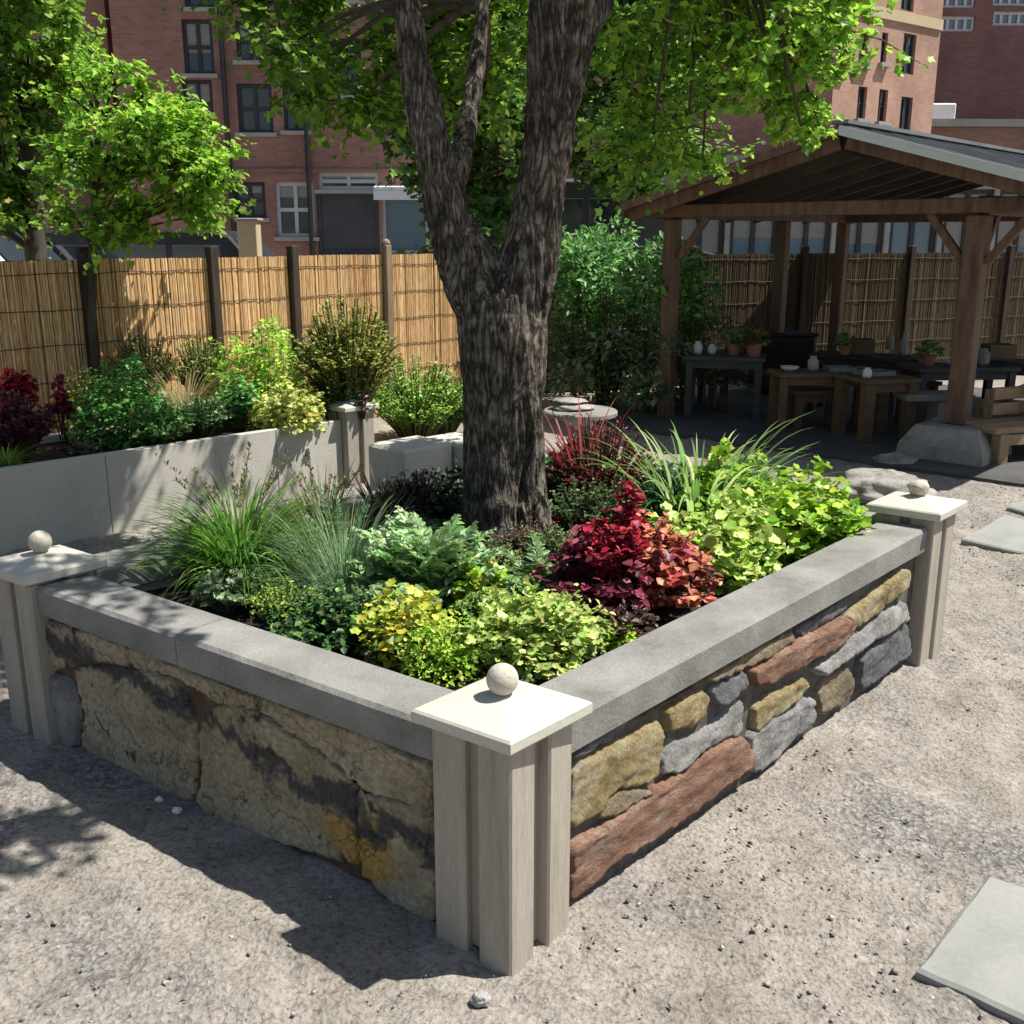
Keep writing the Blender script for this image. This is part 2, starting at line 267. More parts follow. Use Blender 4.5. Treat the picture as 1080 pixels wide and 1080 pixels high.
# ------------------------------------------------------------------ object helpers
ORG = {}
def tag(o, label=None, cat=None, group=None, kind=None):
    if label: o['label'] = label
    if cat: o['category'] = cat
    if group: o['group'] = group
    if kind: o['kind'] = kind
    return o
def thing(name, loc, label, cat, group=None):
    o = bpy.data.objects.new(name, None); C.objects.link(o); o.location = loc; o.empty_display_size = .1
    ORG[o.name] = np.array(loc, float); return tag(o, label, cat, group, 'thing')
def link(name, me, parent, loc, mat):
    o = bpy.data.objects.new(name, me); C.objects.link(o)
    if parent is not None:
        o.parent = parent; ORG[o.name] = ORG[parent.name]
    else:
        o.location = loc; ORG[o.name] = np.array(loc, float)
    for m in (mat if isinstance(mat, (list, tuple)) else [mat]): me.materials.append(m)
    return o
class Acc:                                  # generic mesh collector, world coordinates
    def __init__(s): s.V = []; s.F = []; s.n = 0; s.C = []
    def add(s, V, F, col=None):
        V = np.asarray(V, float).reshape(-1, 3); s.V.append(V); s.F += [tuple(i + s.n for i in f) for f in F]; s.n += len(V)
        if col is not None: s.C.append(np.tile(np.asarray(col, float), (len(V), 1)))
        return s
    def box(s, c, size, ax=None, ay=None, az=None, col=None, bev=0.0):
        c = np.array(c, float); ax = np.array(ax if ax is not None else (1, 0, 0), float); az = np.array(az if az is not None else (0, 0, 1), float)
        ay = np.array(ay if ay is not None else np.cross(az, ax), float)
        h = np.array(size, float) / 2; b = min(bev, *(h * .9))
        if b <= 0:
            P = [(x, y, z) for z in (-1, 1) for (x, y) in ((-1, -1), (1, -1), (1, 1), (-1, 1))]
            V = [c + ax * x * h[0] + ay * y * h[1] + az * z * h[2] for x, y, z in P]
            return s.add(V, [(0, 3, 2, 1), (4, 5, 6, 7), (0, 1, 5, 4), (1, 2, 6, 5), (2, 3, 7, 6), (3, 0, 4, 7)], col)
        V = []; idx = {}                    # chamfered box
        for x in (-1, 1):
            for y in (-1, 1):
                for z in (-1, 1):
                    for k in range(3):
                        q = [h[0] - b, h[1] - b, h[2] - b]; q[k] = h[k]
                        idx[(x, y, z, k)] = len(V); V.append(c + ax * x * q[0] + ay * y * q[1] + az * z * q[2])
        F = []
        S = (-1, 1)
        for k in range(3):
            i, j = [(1, 2), (2, 0), (0, 1)][k]
            for sg in S:
                f = []
                for (a, d) in ((-1, -1), (1, -1), (1, 1), (-1, 1)):
                    t = [0, 0, 0]; t[k] = sg; t[i] = a; t[j] = d; f.append(idx[(*t, k)])
                F.append(tuple(f if sg > 0 else f[::-1]))
        for k in range(3):                  # edges along axis k
            i, j = [(1, 2), (2, 0), (0, 1)][k]
            for a in S:
                for d in S:
                    t0 = [0, 0, 0]; t0[k] = -1; t0[i] = a; t0[j] = d; t1 = list(t0); t1[k] = 1
                    f = [idx[(*t0, i)], idx[(*t0, j)], idx[(*t1, j)], idx[(*t1, i)]]
                    F.append(tuple(f if a * d > 0 else f[::-1]))
        for x in S:
            for y in S:
                for z in S:
                    f = [idx[(x, y, z, 0)], idx[(x, y, z, 1)], idx[(x, y, z, 2)]]
                    F.append(tuple(f if x * y * z > 0 else f[::-1]))
        return s.add(V, F, col)
    def bar(s, p, q, wx, wz, up=(0, 0, 1), col=None, bev=0.0):
        p = np.array(p, float); q = np.array(q, float); d = q - p; l = np.linalg.norm(d); d /= l
        sd = np.cross(up, d); sd /= np.linalg.norm(sd); u2 = np.cross(d, sd)
        return s.box((p + q) / 2, (l, wx, wz), d, sd, u2, col, bev)
    def tube(s, pts, rad, n=6, col=None, cap=True):
        pts = np.asarray(pts, float); k = len(pts); rad = np.broadcast_to(np.asarray(rad, float), (k,))
        tan = np.gradient(pts, axis=0); tan /= np.linalg.norm(tan, axis=1)[:, None] + 1e-9
        ref = np.array([1., 0, 0]) if abs(tan[0][0]) < .8 else np.array([0, 1., 0])
        V = []
        for i in range(k):
            a = np.cross(tan[i], ref); a /= np.linalg.norm(a) + 1e-9; b = np.cross(tan[i], a)
            th = np.arange(n) * 2 * np.pi / n
            V.append(pts[i] + rad[i] * (np.cos(th)[:, None] * a + np.sin(th)[:, None] * b))
        V = np.concatenate(V)
        F = [(i * n + j, (i + 1) * n + j, (i + 1) * n + (j + 1) % n, i * n + (j + 1) % n) for i in range(k - 1) for j in range(n)]
        if cap: F += [tuple(range(n)), tuple(range((k - 1) * n + n - 1, (k - 1) * n - 1, -1))]
        return s.add(V, F, col)
    def ball(s, c, r, nu=20, nv=12, jit=0, sq=(1, 1, 1), col=None, seed=0):
        V = [(0, 0, 1)]; F = []
        for i in range(1, nv):
            for j in range(nu):
                th = math.pi * i / nv; ph = 2 * math.pi * j / nu; V.append((math.sin(th) * math.cos(ph), math.sin(th) * math.sin(ph), math.cos(th)))
        V.append((0, 0, -1)); V = np.array(V)
        if jit:
            V = np.array([v * (1 + jit * noise.noise(Vector(v * 1.7 + seed * 5.3)) + jit * .4 * noise.noise(Vector(v * 4.5 + seed))) for v in V])
        V = c + np.array(sq) * r * V
        for j in range(nu):
            F.append((0, 1 + j, 1 + (j + 1) % nu)); b = 1 + (nv - 2) * nu; F.append((b + (j + 1) % nu, b + j, len(V) - 1))
            for i in range(nv - 2):
                a = 1 + i * nu; F.append((a + j, a + nu + j, a + nu + (j + 1) % nu, a + (j + 1) % nu))
        return s.add(V, F, col)
    def lathe(s, c, prof, n=16, col=None):
        V = [np.array(c) + np.array((r * math.cos(2 * math.pi * j / n), r * math.sin(2 * math.pi * j / n), z)) for r, z in prof for j in range(n)]
        k = len(prof)
        F = [(i * n + j, i * n + (j + 1) % n, (i + 1) * n + (j + 1) % n, (i + 1) * n + j) for i in range(k - 1) for j in range(n)]
        F += [tuple(range(n - 1, -1, -1)), tuple(range((k - 1) * n, k * n))]
        return s.add(V, F, col)
    def prism(s, poly, z0, z1, col=None):   # poly counter-clockwise in xy
        n = len(poly); V = [(x, y, z0) for x, y in poly] + [(x, y, z1) for x, y in poly]
        F = [tuple(range(n - 1, -1, -1)), tuple(range(n, 2 * n))] + [(i, (i + 1) % n, n + (i + 1) % n, n + i) for i in range(n)]
        return s.add(V, F, col)
    def build(s, name, mat, parent=None, loc=None, smooth=False):
        V = np.concatenate(s.V)
        if loc is None and parent is None:
            mn, mx = V.min(0), V.max(0); loc = ((mn[0] + mx[0]) / 2, (mn[1] + mx[1]) / 2, mn[2])
        me = bpy.data.meshes.new(name); o = link(name, me, parent, loc, mat)
        me.from_pydata((V - ORG[o.name]).tolist(), [], s.F); me.update()
        if s.C:
            c = np.concatenate(s.C); a = me.color_attributes.new('Col', 'FLOAT_COLOR', 'POINT')
            a.data.foreach_set('color', np.concatenate([c, np.ones((len(c), 1))], 1).astype(np.float32).ravel())
        if smooth: me.polygons.foreach_set('use_smooth', [True] * len(me.polygons))
        return o

# ------------------------------------------------------------------ foliage helpers (numpy, triangles)
def unit(a): return a / (np.linalg.norm(a, axis=-1, keepdims=True) + 1e-9)
OV = (np.array([(0, 0, 0), (-.5, .42, .10), (.5, .42, .10), (0, .5, -.05), (0, 1, -.12), (-.3, .78, .03), (.3, .78, .03)]),
      [(0, 2, 3), (0, 3, 1), (1, 3, 5), (3, 2, 6), (3, 4, 5), (3, 6, 4)])
OV = (OV[0], [(0, 2, 3), (0, 3, 1), (1, 3, 5), (2, 6, 3), (5, 3, 4), (3, 6, 4)])
SM = (np.array([(0, 0, 0), (-.5, .5, .08), (.5, .5, .08), (0, 1, -.06)]), [(0, 2, 1), (1, 2, 3)])
def fan(rads, cup=.12, wave=.08):
    n = len(rads); V = [(0, .45, -cup)]
    for i, r in enumerate(rads):
        t = -math.pi / 2 + 2 * math.pi * (i + .5) / n
        V.append((.5 * r * math.cos(t) * 1.1, .45 + .5 * r * math.sin(t), wave * math.sin(i * 2.1)))
    return np.array(V), [(0, 1 + i, 1 + (i + 1) % n) for i in range(n)]
RD = fan([.75, .95, 1.1, .85, 1.12, .9, 1.15, .9, 1.12, .85, 1.1, .95])        # rounded, scalloped
MP = fan([.5, .9, .7, 1.1, .75, 1.3, .72, 1.15, .68, .85], .10, .09)               # palmate
class Fol:
    def __init__(s): s.V = []; s.T = []; s.C = []; s.n = 0
    def leaves(s, tm, pos, d, nrm, size, col, wid=1.0, tip=None, roll=None):
        tv, tf = tm; n = len(pos); k = len(tv)
        d = unit(d); nrm = unit(nrm - d * np.sum(nrm * d, 1, keepdims=True)); sd = np.cross(d, nrm)
        size = np.broadcast_to(np.asarray(size, float), (n,))
        V = pos[:, None] + size[:, None, None] * (tv[None, :, 0:1] * wid * sd[:, None] + tv[None, :, 1:2] * d[:, None] + tv[None, :, 2:3] * nrm[:, None])
        T = np.array(tf)[None] + (np.arange(n) * k)[:, None, None] + s.n
        s.V.append(V.reshape(-1, 3)); s.T.append(T.reshape(-1, 3)); s.n += n * k
        c = np.repeat(col[:, None], k, 1)
        if tip is not None:
            wgt = np.clip(np.linalg.norm(tv[:, :2] - np.array([0, .45]), axis=1) * 1.6 - .3, 0, 1)[None, :, None]
            c = c * (1 - wgt) + tip[:, None] * wgt
        s.C.append(c.reshape(-1, 3)); return s
    def blades(s, P, wd, col, side):         # P (n,k,3) curves, wd (k,) half widths
        n, k, _ = P.shape
        wd = np.asarray(wd)
        off = side[:, None] * (wd[None, :, None] if wd.ndim == 1 else wd[:, :, None])
        V = np.stack([P - off, P + off], 2).reshape(n, 2 * k, 3)
        t = []
        for i in range(k - 1): t += [(2 * i, 2 * i + 1, 2 * i + 2), (2 * i + 1, 2 * i + 3, 2 * i + 2)]
        T = np.array(t)[None] + (np.arange(n) * 2 * k)[:, None, None] + s.n
        s.V.append(V.reshape(-1, 3)); s.T.append(T.reshape(-1, 3)); s.n += n * 2 * k
        s.C.append(np.repeat(col[:, None], 2 * k, 1).reshape(-1, 3)); return s
    def build(s, name, mat, parent=None, loc=None):
        V = np.concatenate(s.V); T = np.concatenate(s.T); Cc = np.concatenate(s.C)
        me = bpy.data.meshes.new(name)
        if loc is None: loc = (0, 0, 0)
        o = link(name, me, parent, loc, mat); V = V - ORG[o.name]; m = len(T)
        me.vertices.add(len(V)); me.vertices.foreach_set('co', V.astype(np.float32).ravel())
        me.loops.add(3 * m); me.loops.foreach_set('vertex_index', T.astype(np.int32).ravel())
        me.polygons.add(m); me.polygons.foreach_set('loop_start', (np.arange(m) * 3).astype(np.int32))
        me.update(calc_edges=True); me.validate()
        a = me.color_attributes.new('Col', 'FLOAT_COLOR', 'POINT')
        Cc = Cc * (1.0 if mat == MT['pebble'] else 1.5)
        a.data.foreach_set('color', np.concatenate([np.clip(Cc, 0, 1), np.ones((len(V), 1))], 1).astype(np.float32).ravel())
        return o
def pick(cols, n, jit=.22):
    c = np.array(cols, float)[rng.integers(0, len(cols), n)]
    dead = rng.random(n) < .025; c[dead] = c[dead] * .4 + np.array([.17, .11, .05])
    return np.clip(c * (1 + rng.normal(0, jit, (n, 1))) * (1 + rng.normal(0, .06, (n, 3))), .002, .9)
def jv(n, s=1.0): return rng.normal(0, s, (n, 3))
def hemi(n, lo=-.05):
    z = rng.uniform(lo, 1, n); a = rng.uniform(0, 2 * np.pi, n); r = np.sqrt(np.clip(1 - z * z, 0, 1))
    return np.stack([r * np.cos(a), r * np.sin(a), z], 1)

GRP_MAIN = 'plants growing in the main stone planter'
GRP_REAR = 'plants growing in the rear planter by the bamboo fence'
UPV = np.array([0, 0, 1.0])

def plant(name, base, label, cat, grp): return thing(name, tuple(base), label, cat, grp)
def stems(t, base, tops, r=.004, mat='stem'):
    a = Acc()
    for p in tops:
        p = np.array(p); mid = base + (p - base) * .5 + np.array([0, 0, .15 * np.linalg.norm(p - base)]) * .5
        a.tube([base + (p - base) * .04 * np.array([1, 1, 0]), mid, p], [r, r * .8, r * .5], 4, cap=False)
    a.build('stem', MT[mat], t)
def mound(base, rad, h, n, tm, size, cols, tips=None, label='', name='leafy_plant', cat='plant', grp=GRP_MAIN, wid=1.0, flat=.6, mat='leaf', lump=.28, seed=0, stemmat='stem', fill=.45, jit=.22):
    t = plant(name, base, label, cat, grp); f = Fol()
    d = hemi(n); rr = np.where(rng.random(n) < fill, rng.uniform(.45, .9, n), rng.uniform(.88, 1.06, n))
    lm = np.array([1 + lump * noise.noise(Vector(x * 2.2 + seed * 3.1)) + lump * .6 * noise.noise(Vector(x * 5 + seed)) for x in d])
    p = np.array(base) + d * (rr * lm)[:, None] * np.array([rad, rad, h])
    out = unit(d * np.array([1, 1, .3]) + jv(n, .35) + np.array([0, 0, -.15]))
    nr = unit(d * (1 - flat) + UPV * flat + jv(n, .28))
    sz = size * rng.uniform(.35, 1.35, n)
    tp = pick(tips, n) if tips else None
    f.leaves(tm, p - out * sz[:, None] * .4, out, nr, sz, pick(cols, n, jit), wid, tp)
    f.build('foliage', MT[mat], t)
    k = rng.choice(n, min(18, n), replace=False); stems(t, np.array(base), p[k], .003 + size * .03, stemmat)
    return t
def sprigs(base, rad, h, ns, per, tm, size, cols, tips=None, label='', name='leafy_plant', cat='plant', grp=GRP_MAIN, wid=1.0, mat='leaf', spread=1.0, start=.25, stemmat='stem', upright=.5, jit=.2, lean=(0, 0)):
    t = plant(name, base, label, cat, grp); f = Fol(); a = Acc(); base = np.array(base)
    for i in range(ns):
        an = rng.uniform(0, 2 * np.pi); q = math.sqrt(rng.random()) * spread
        top = base + np.array([math.cos(an) * q * rad + lean[0], math.sin(an) * q * rad + lean[1], h * (1 - .5 * q * q) * rng.uniform(.75, 1.1)])
        b0 = base + (top - base) * np.array([.25, .25, 0]) 
        ctl = b0 * .45 + top * .55 + np.array([0, 0, .22 * h * q])
        s = np.linspace(0, 1, 7)[:, None]; cur = (1 - s) ** 2 * b0 + 2 * s * (1 - s) * ctl + s * s * top
        a.tube(cur, np.linspace(.0035, .0015, 7) * (1 + h * 2), 4, cap=False)
        tt = rng.uniform(start, 1.0, per); tt[-1] = 1.0
        p = (1 - tt[:, None]) ** 2 * b0 + 2 * (tt * (1 - tt))[:, None] * ctl + (tt ** 2)[:, None] * top
        ax = unit(top - b0)
        d = unit(jv(per, 1) * np.array([1, 1, .4]) + ax * upright)
        nr = unit(UPV + jv(per, .4) - d * .2)
        sz = size * rng.uniform(.35, 1.3, per) * (1.15 - .45 * tt)
        tp = pick(tips, per) if tips else None
        f.leaves(tm, p, d, nr, sz, pick(cols, per, jit), wid, tp)
    f.build('foliage', MT[mat], t); a.build('stem', MT[stemmat], t)
    return t
def grass(base, n, L, wd, cols, tilt=(.1, .9), droop=1.0, label='', name='ornamental_grass', cat='grass', grp=GRP_MAIN, rad=.06, k=8, plume=None, lean=(0, 0), mat='leafthin'):
    t = plant(name, base, label, cat, grp); f = Fol()
    an = rng.uniform(0, 2 * np.pi, n); tl = rng.uniform(tilt[0], tilt[1], n); l = L * rng.uniform(.55, 1.1, n)
    hd = np.stack([np.cos(an), np.sin(an), np.zeros(n)], 1); p = np.array(base) + hd * (rad * np.sqrt(rng.random(n)))[:, None] + np.array([0, 0, 0])
    P = [p]; cur = tl.copy(); dr = droop * rng.uniform(.6, 1.3, n)
    for i in range(k):
        dv = hd * np.sin(cur)[:, None] + UPV * np.cos(cur)[:, None] + np.array([lean[0], lean[1], 0])
        p = p + dv * (l / k)[:, None]; P.append(p); cur = np.minimum(cur + dr * (.4 + i / k) / k * 1.6, 2.6)
    P = np.stack(P, 1); s = np.linspace(0, 1, k + 1); w_ = wd * np.minimum(1, s * 6 + .5) * (1 - s) ** .7
    sd = unit(np.cross(hd, UPV) + jv(n, .25))
    f.blades(P, w_, pick(cols, n), sd)
    f.build('blade', MT[mat], t)
    if plume:
        f = Fol(); m = plume[0]; base = np.array(base)
        for i in range(m):
            a_ = rng.uniform(0, 6.28); q = rng.uniform(.05, .5); hh = plume[1] * rng.uniform(.75, 1.1)
            ss = np.linspace(0, 1, 8); cur = base + np.stack([np.cos(a_) * q * hh * ss ** 1.6, np.sin(a_) * q * hh * ss ** 1.6, hh * ss * (1 - .12 * ss)], 1)
            f.blades(cur[None], np.full(8, .0016), pick(plume[2], 1), unit(jv(1)))
            kk = 26; u = rng.uniform(.68, 1.0, kk); pp = base + np.stack([np.cos(a_) * q * hh * u ** 1.6, np.sin(a_) * q * hh * u ** 1.6, hh * u * (1 - .12 * u)], 1)
            f.leaves(SM, pp, unit(jv(kk, .5) + UPV), jv(kk), .022, pick(plume[2], kk), .35)
        f.build('flower_plume', MT['leafthin'], t)
    return t
def ferny(base, nf, L, cols, label='', name='fern', cat='plant', grp=GRP_MAIN, pair=13, pin=.3, tilt=(.35, 1.2), mat='leaf', wid=.5, droop=.7, rad=.05):
    t = plant(name, base, label, cat, grp); f = Fol(); a = Acc(); base = np.array(base)
    for i in range(nf):
        an = rng.uniform(0, 6.283); tl = rng.uniform(*tilt); l = L * rng.uniform(.6, 1.1)
        hd = np.array([math.cos(an), math.sin(an), 0]); p = base + hd * rad * rng.random(); P = [p]
        for j in range(pair):
            p = p + (hd * math.sin(tl) + UPV * math.cos(tl)) * l / pair; P.append(p); tl = min(tl + droop * (.5 + j / pair) / pair, 2.0)
        P = np.array(P); tan = unit(np.gradient(P, axis=0)); sd = unit(np.cross(tan, UPV)); nr = np.cross(sd, tan)
        a.tube(P, np.linspace(.0035, .001, len(P)), 3, cap=False)
        s = np.linspace(0, 1, len(P)); env = np.sin(np.pi * np.clip(s * .85 + .12, 0, 1)) ** .8
        for sg in (-1, 1):
            m = slice(2, None)
            d = unit(sd * sg + tan * .55 + jv(len(P), .18) - UPV * .15)[m]
            f.leaves(OV, P[m], d, (nr + jv(len(P), .3))[m], (L * pin * env * rng.uniform(.8, 1.15, len(P)))[m] + .006, pick(cols, len(P))[m], wid)
            d2 = unit(sd * sg + tan * 1.2 + jv(len(P), .25) + UPV * .3)[m]
            f.leaves(OV, P[m], d2, (nr + jv(len(P), .3))[m], (L * pin * .7 * env * rng.uniform(.8, 1.15, len(P)))[m] + .006, pick(cols, len(P))[m], wid)
    f.build('foliage', MT[mat], t); a.build('stem', MT['stem'], t)
    return t

# ================================================================== GROUND AND SKY
def fbm(x, y, s, o=4):
    return noise.fractal(Vector((x * s, y * s, 3.3)), 1.0, 2.0, o)
def ground():
    xs = np.concatenate([[-600, -200, -80, -40, -20, -12, -8, -5.5, -4.2], np.arange(-3.4, 5.0, .028), [5.4, 6, 7, 8, 10, 14, 20, 40, 80, 200, 600]])
    ys = np.concatenate([[-200, -40, -10, -2, .4, .9], np.arange(1.3, 6.2, .028), np.arange(6.25, 10, .12), [10.5, 11.5, 13, 15, 18, 22, 30, 50, 90, 200, 700]])
    nx, ny = len(xs), len(ys)
    V = np.zeros((ny, nx, 3)); V[:, :, 0] = xs[None]; V[:, :, 1] = ys[:, None]
    for j, y in enumerate(ys):
        if not 1 < y < 11: continue
        for i, x in enumerate(xs):
            if -4.5 < x < 6:
                rgh = .6 + .9 * max(0, min(1, .5 + 1.3 * noise.noise(Vector((x * .8 + 4, y * .8, 1)))))
                h = .016 * fbm(x, y, 1.6) + rgh * (.024 * abs(fbm(x, y, 4.2, 4)) + .009 * fbm(x, y, 15, 3)) - .006
                V[j, i, 2] = h - .006
    idx = np.arange(nx * ny).reshape(ny, nx)
    F = np.stack([idx[:-1, :-1], idx[:-1, 1:], idx[1:, 1:], idx[1:, :-1]], -1).reshape(-1, 4)
    a = Acc(); a.add(V.reshape(-1, 3), F.tolist()); o = a.build('ground', MT['ground'], loc=(0, 0, 0), smooth=True); tag(o, kind='structure')
ground()

# ================================================================== MAIN PLANTER
N2 = U(537, 1025); L2 = U(50, 783); R2 = U(970, 702)
ea = (L2 - N2) / np.linalg.norm(L2 - N2); eb = (R2 - N2) / np.linalg.norm(R2 - N2)
lenA, lenB = np.linalg.norm(L2 - N2), np.linalg.norm(R2 - N2)
UZ = np.array([0, 0, 1.0])
nL = np.array([-ea[1], ea[0], 0]); nL *= -np.sign(nL @ eb)
nR = np.array([-eb[1], eb[0], 0]); nR *= -np.sign(nR @ ea)
PW = .25
B2 = N2 + ea * lenA + eb * lenB
planter = thing('raised_planter', tuple(N2), 'big raised stone planter with grey coping and ball topped corner posts around the old tree', 'planter')
def corner_post(base, u, v, h, parent, ball=True, rough=False, lab=None, tw=.105, pw=PW):
    core = Acc(); ce = base + (u + v) * pw / 2
    core.box(ce + UZ * h / 2, (pw - .055, pw - .055, h - .01), u, None)
    p = core.build('corner_post', MT['paintcore'], parent)
    if lab: p['label'] = lab
    for i in (0, 1):
        for j in (0, 1):
            a = Acc(); c = base + u * (tw / 2 + i * (pw - tw)) + v * (tw / 2 + j * (pw - tw))
            k = rng.uniform(-.004, .004)
            a.box(c + UZ * (h / 2 - .03 + k), (tw, tw, h + .06), u, None, bev=.006); a.build('timber', MT['paint'], p)
    a = Acc(); hw = pw / 2 + .03; z0, z1, z2 = h + .006, h + .042, h + .078
    ring = [(-1, -1), (1, -1), (1, 1), (-1, 1)]
    V = []
    for z, s_ in ((z0, hw - .003), (z0 + .005, hw), (z1 - .006, hw), (z1, hw - .006)): V += [ce + u * x * s_ + v * y * s_ + UZ * z for x, y in ring]
    V.append(ce + UZ * z2)
    F = [(3, 2, 1, 0)]
    for l in range(3): F += [(l * 4 + i, l * 4 + (i + 1) % 4, l * 4 + 4 + (i + 1) % 4, l * 4 + 4 + i) for i in range(4)]
    F += [(12 + i, 12 + (i + 1) % 4, 16) for i in range(4)]
    if np.cross(u, v)[2] < 0: F = [f[::-1] for f in F]
    a.add(V, F); a.build('cap', MT['cap'], p)
    if ball:
        a = Acc()
        if rough: a.ball(ce + UZ * (z2 + .026), .041, 24, 16, .16, (1.1, 1, .85), seed=3)
        else: a.ball(ce + UZ * (z2 + .034), .041, 32, 20)
        b = a.build('ball_finial', MT['ball'], p, smooth=True)
        if rough: b['label'] = 'rough lopsided stone on the far post cap'
corner_post(N2, ea, eb, .615, planter)
corner_post(L2, ea, eb, .610, planter)
corner_post(R2, eb, ea, .650, planter, rough=True)
corner_post(B2, ea * -1, eb * -1, .61, planter, ball=False)

WF = .062                                  # mortar face, metres inside the posts' faces
def core_wall(P, e, n, l0, l1, name, mat, z1=.50, th=.13):
    a = Acc(); c = P + e * (l0 + l1) / 2 - n * (WF + th / 2) + UZ * (z1 / 2 - .05); a.box(c, (l1 - l0, th, z1 + .1), e, n); a.build(name, mat, planter)
core_wall(N2, ea, nL, PW, lenA, 'wall_core', SC['brown']); core_wall(N2, eb, nR, PW, lenB, 'wall_core', MT['mortar'])
nBL = -nR; nBR = -nL
core_wall(L2 + ea * PW, eb, nBL, PW, lenB - .02, 'back_wall', MT['rearwall']); core_wall(R2 + eb * PW, ea, nBR, PW, lenA - .02, 'back_wall', MT['rearwall'])
def coping(P, e, n, l0, l1, z=.60, th=.105, wd=.205, off=.022, rise=0.0):
    a = Acc(); k = 40; prof = [(0, 0.004), (.004, 0), (wd - .004, 0), (wd, .004), (wd, th - .012), (wd - .012, th), (.012, th), (0, th - .012)]
    V = []
    for i in range(k + 1):
        s = l0 + (l1 - l0) * i / k
        for (y, zz) in prof:
            q = P + e * s - n * (off + y) + UZ * (z - th + zz + rise * i / k)
            jt = .0022 * noise.noise(Vector(q * 9)) + .001 * noise.noise(Vector(q * 40)); V.append(q + n * jt + UZ * jt)
    m = len(prof); F = [(i * m + j, i * m + (j + 1) % m, (i + 1) * m + (j + 1) % m, (i + 1) * m + j) for i in range(k) for j in range(m)]
    F += [tuple(range(m - 1, -1, -1)), tuple(range(k * m, k * m + m))]
    if np.cross(e, -n)[2] < 0: F = [f[::-1] for f in F]
    a.add(V, F); a.build('coping', MT['coping'], planter)
coping(N2, ea, nL, PW + .006, lenA * .62 - .002); coping(N2, ea, nL, lenA * .62 + .002, lenA + .004); coping(N2, eb, nR, PW + .004, lenB - .004, rise=.02)
coping(L2 + ea * PW, eb, nBL, PW + .004, lenB - .03); coping(R2 + eb * PW, ea, nBR, PW + .004, lenA - .03)

def stone(poly, P, e, n, mat, H=.045, r=.02, amp=.012, res=.011, seed=0, base=-WF, edge=.006, lab=None, nsc=9, grow=.004):
    poly = np.array(poly, float)
    for _ in range(1):                      # soften corners
        q = np.roll(poly, -1, 0); poly = np.stack([poly * .88 + q * .12, poly * .12 + q * .88], 1).reshape(-1, 2)
    mn, mx = poly.min(0) - .02, poly.max(0) + .02
    nx, ny = int((mx[0] - mn[0]) / res) + 2, int((mx[1] - mn[1]) / res) + 2
    X, Y = np.meshgrid(mn[0] + np.arange(nx) * res, mn[1] + np.arange(ny) * res); G = np.stack([X, Y], -1).reshape(-1, 2)
    a = poly; b = np.roll(poly, -1, 0)
    d = b - a; t = np.clip(np.einsum('gkd,kd->gk', G[:, None] - a[None], d) / (np.sum(d * d, 1) + 1e-12), 0, 1)
    dist = np.linalg.norm(G[:, None] - (a[None] + t[..., None] * d[None]), axis=2).min(1)
    cond = (a[None, :, 1] > G[:, None, 1]) != (b[None, :, 1] > G[:, None, 1])
    xi = a[None, :, 0] + (G[:, None, 1] - a[None, :, 1]) / (d[None, :, 1] + 1e-12) * d[None, :, 0]
    ins = (np.sum(cond & (G[:, None, 0] < xi), 1) % 2) == 1
    sd = np.where(ins, dist, -dist) + grow
    so_ = Vector((seed * 7.1, seed * 3.3, seed * 1.7)); Z = np.zeros(len(G)); pc = poly.mean(0); rr_ = random.Random(seed)
    cuts = [(H * rr_.uniform(.55, .85), rr_.uniform(-1, 1) * .02 / np.ptp(poly[:, 0]), rr_.uniform(-1, 1) * .022 / np.ptp(poly[:, 1])) for _ in range(3)]
    for i, (gx, gy) in enumerate(G):
        if sd[i] < -.03: Z[i] = -.1; continue
        v = Vector((gx, gy, 0)) + so_
        s_ = sd[i] + edge * noise.noise(v * 28) + edge * .5 * noise.noise(v * 70)
        nz = noise.fractal(Vector((v.x * nsc, v.y * nsc * 1.8, v.z)), .75, 2.1, 7)
        ch = noise.cell(Vector((v.x * 9, v.y * 16, v.z))) 
        Z[i] = (H * (1 - math.exp(-s_ / r)) + amp * nz + amp * .5 * ch * 0 if s_ > 0 else -3.5 * -s_ ) if s_ > 0 else 4.5 * s_
        if s_ > 0: Z[i] = min([Z[i]] + [c0 + c1 * (gx - pc[0]) + c2 * (gy - pc[1]) for c0, c1, c2 in cuts]) + amp * .45 * nz
    keep = sd > -.025
    idx = np.arange(len(G)).reshape(ny, nx)
    Q = np.stack([idx[:-1, :-1], idx[:-1, 1:], idx[1:, 1:], idx[1:, :-1]], -1).reshape(-1, 4); Q = Q[keep[Q].all(1)]
    used = np.unique(Q); rm = -np.ones(len(G), int); rm[used] = np.arange(len(used)); Q = rm[Q]
    V = P[None] + G[used, 0:1] * e[None] + G[used, 1:2] * UZ[None] + (base + np.maximum(Z[used], -.07))[:, None] * n[None]
    if np.dot(np.cross(e, UZ), n) < 0: Q = Q[:, ::-1]
    ac = Acc(); ac.add(V, Q.tolist()); o = ac.build('wall_stone', mat, planter, smooth=True)
    if lab: o['label'] = lab
def wpoly(px, P, e, n):                     # outline on the wall's plane -> metres along it and up
    out = []
    for u, v in px:
        q = onplane(u, v, P - n * .03, n) - P; out.append((q @ e, min(q[2], .482)))
    return out
Zp = lambda pts: [(580 + .426 * x, 520 + .426 * y) for x, y in pts]
